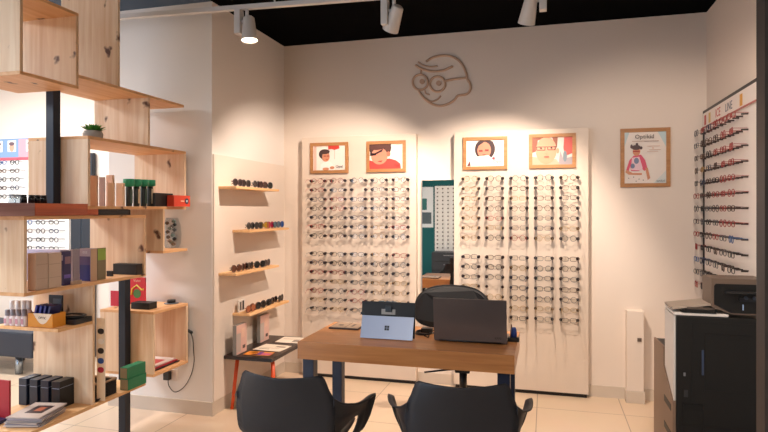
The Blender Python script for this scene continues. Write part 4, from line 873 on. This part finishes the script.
LR = [2.0-.0895*k for k in range(11)]; lc2 = ['black', 'tortoise brown', 'navy', 'dark brown', 'black', 'grey', 'black', 'dark brown', 'grey', 'blue', 'black']
for r, z in enumerate(LR):
    cols = (3, 4, 5) if r <= 4 else (0, 1, 2, 3) if r >= 6 else ()
    for c in cols:
        cn = lc2[(r*3+c*5) % 11]; sh = SHN[(r+c) % 3]
        put_glasses(eg(sh, cn, 'back', .0045), (-4.865-.168*c, BY-.11, z), random.uniform(-.06, .06), f'{cn} {sh} eyeglasses in left room display, {ORD[r]} row, {ORD[c]} from right edge', 'eyeglasses in the left room')
t = thing('tall_cabinet', 'narrow dark navy cabinet with two doors beside the left room display', 'cabinet', (-4.61, 4.9, 0))
cxa, cxb = X_at(70.5, 4.93), X_at(91.5, 4.93); NC = mat('#18222f', .4, name='navy_cabinet')
MB().box((cxa, 4.95, .001), (cxb, BY-.014, 2.08), NC).build('body', t)
for a, b_ in ((cxa, (cxa+cxb)/2-.004), ((cxa+cxb)/2+.004, cxb)):
    d = MB().box((a+.002, 4.932, .03), (b_, 4.949, 2.07), NC, bev=.002).build('door', t)
MB().box(((cxa+cxb)/2-.004, 4.94, .03), ((cxa+cxb)/2+.004, 4.949, 2.07), mat('#5a6a78', .4)).build('seam_strip', t)
t = thing('low_bench', 'low dark navy bench on round chrome legs in the left room', 'bench', (-5.2, 4.4, 0))
MB().box((-6.0, 4.2, .17), (-4.42, 4.75, .40), mat('#1e2736', .5), bev=.02).build('bench_body', t)
for x in (-5.85, -5.05, -4.65):
    for y in (4.28, 4.68): MB().cyl((x, y, .001), (x, y, .169), .03, mat('#9aa4ae', .25, .9)).build('leg', t)
# ================================================================== BEHIND THE CAMERA (seen in the mirror)
t = thing('eyewear_display', 'white eyewear pegboard reflected in the narrow mirror', 'display panel', (-1.9, RY+.02, .6))
MB().box((-2.32, RY+.001, .6), (-1.5, RY+.03, 2.02), mat('#f0ece6', .4)).build('board', t)
m = MB()
for i in range(7):
    for j in range(16): m.cyl((-2.26+.115*i, RY+.03, 1.96-.085*j), (-2.26+.115*i, RY+.06, 1.96-.085*j), .015, KNOB, seg=8)
o = m.build('holder_pegs', t); o['kind'] = 'stuff'
t = thing('wall_poster', 'pale poster on the teal wall reflected in the narrow mirror', 'poster', (-2.5, RY+.01, 1.15))
MB().box((-2.74, RY+.001, 1.12), (-2.36, RY+.01, 2.0), mat('#dfe3e4', .5)).build('sheet', t)
m = MB(); m.box((-2.70, RY+.0101, 1.5), (-2.5, RY+.011, 1.75), mat('#1f6a66', .5)); m.box((-2.62, RY+.0101, 1.2), (-2.4, RY+.011, 1.45), mat('#4a5a60', .5)); m.build('printed_figure', t)
t = thing('drawer_unit', 'dark drawer unit reflected low in the narrow mirror', 'drawer unit', (-1.95, RY+.3, 0))
MB().box((-2.3, RY+.02, .001), (-1.55, RY+.5, .62), mat('#26292e', .4), bev=.004).build('body', t)
for z in (.06, .25, .44):
    d = MB().box((-2.28, RY+.5005, z), (-1.57, RY+.515, z+.17), mat('#2e3238', .4), bev=.003).build('drawer', t); MB().box((-2.05, RY+.5155, z+.11), (-1.8, RY+.525, z+.125), mat('#9a9ca0', .3, .8)).build('handle', d)

# ================================================================== VIEW
vs = SC.view_settings; vs.view_transform = 'Standard'; vs.look = 'None'; vs.gamma = 1; vs.use_curve_mapping = False; vs.exposure = 0.0
SC.cycles.use_denoising = True
SC.cycles.max_bounces = 8; SC.cycles.transparent_max_bounces = 16
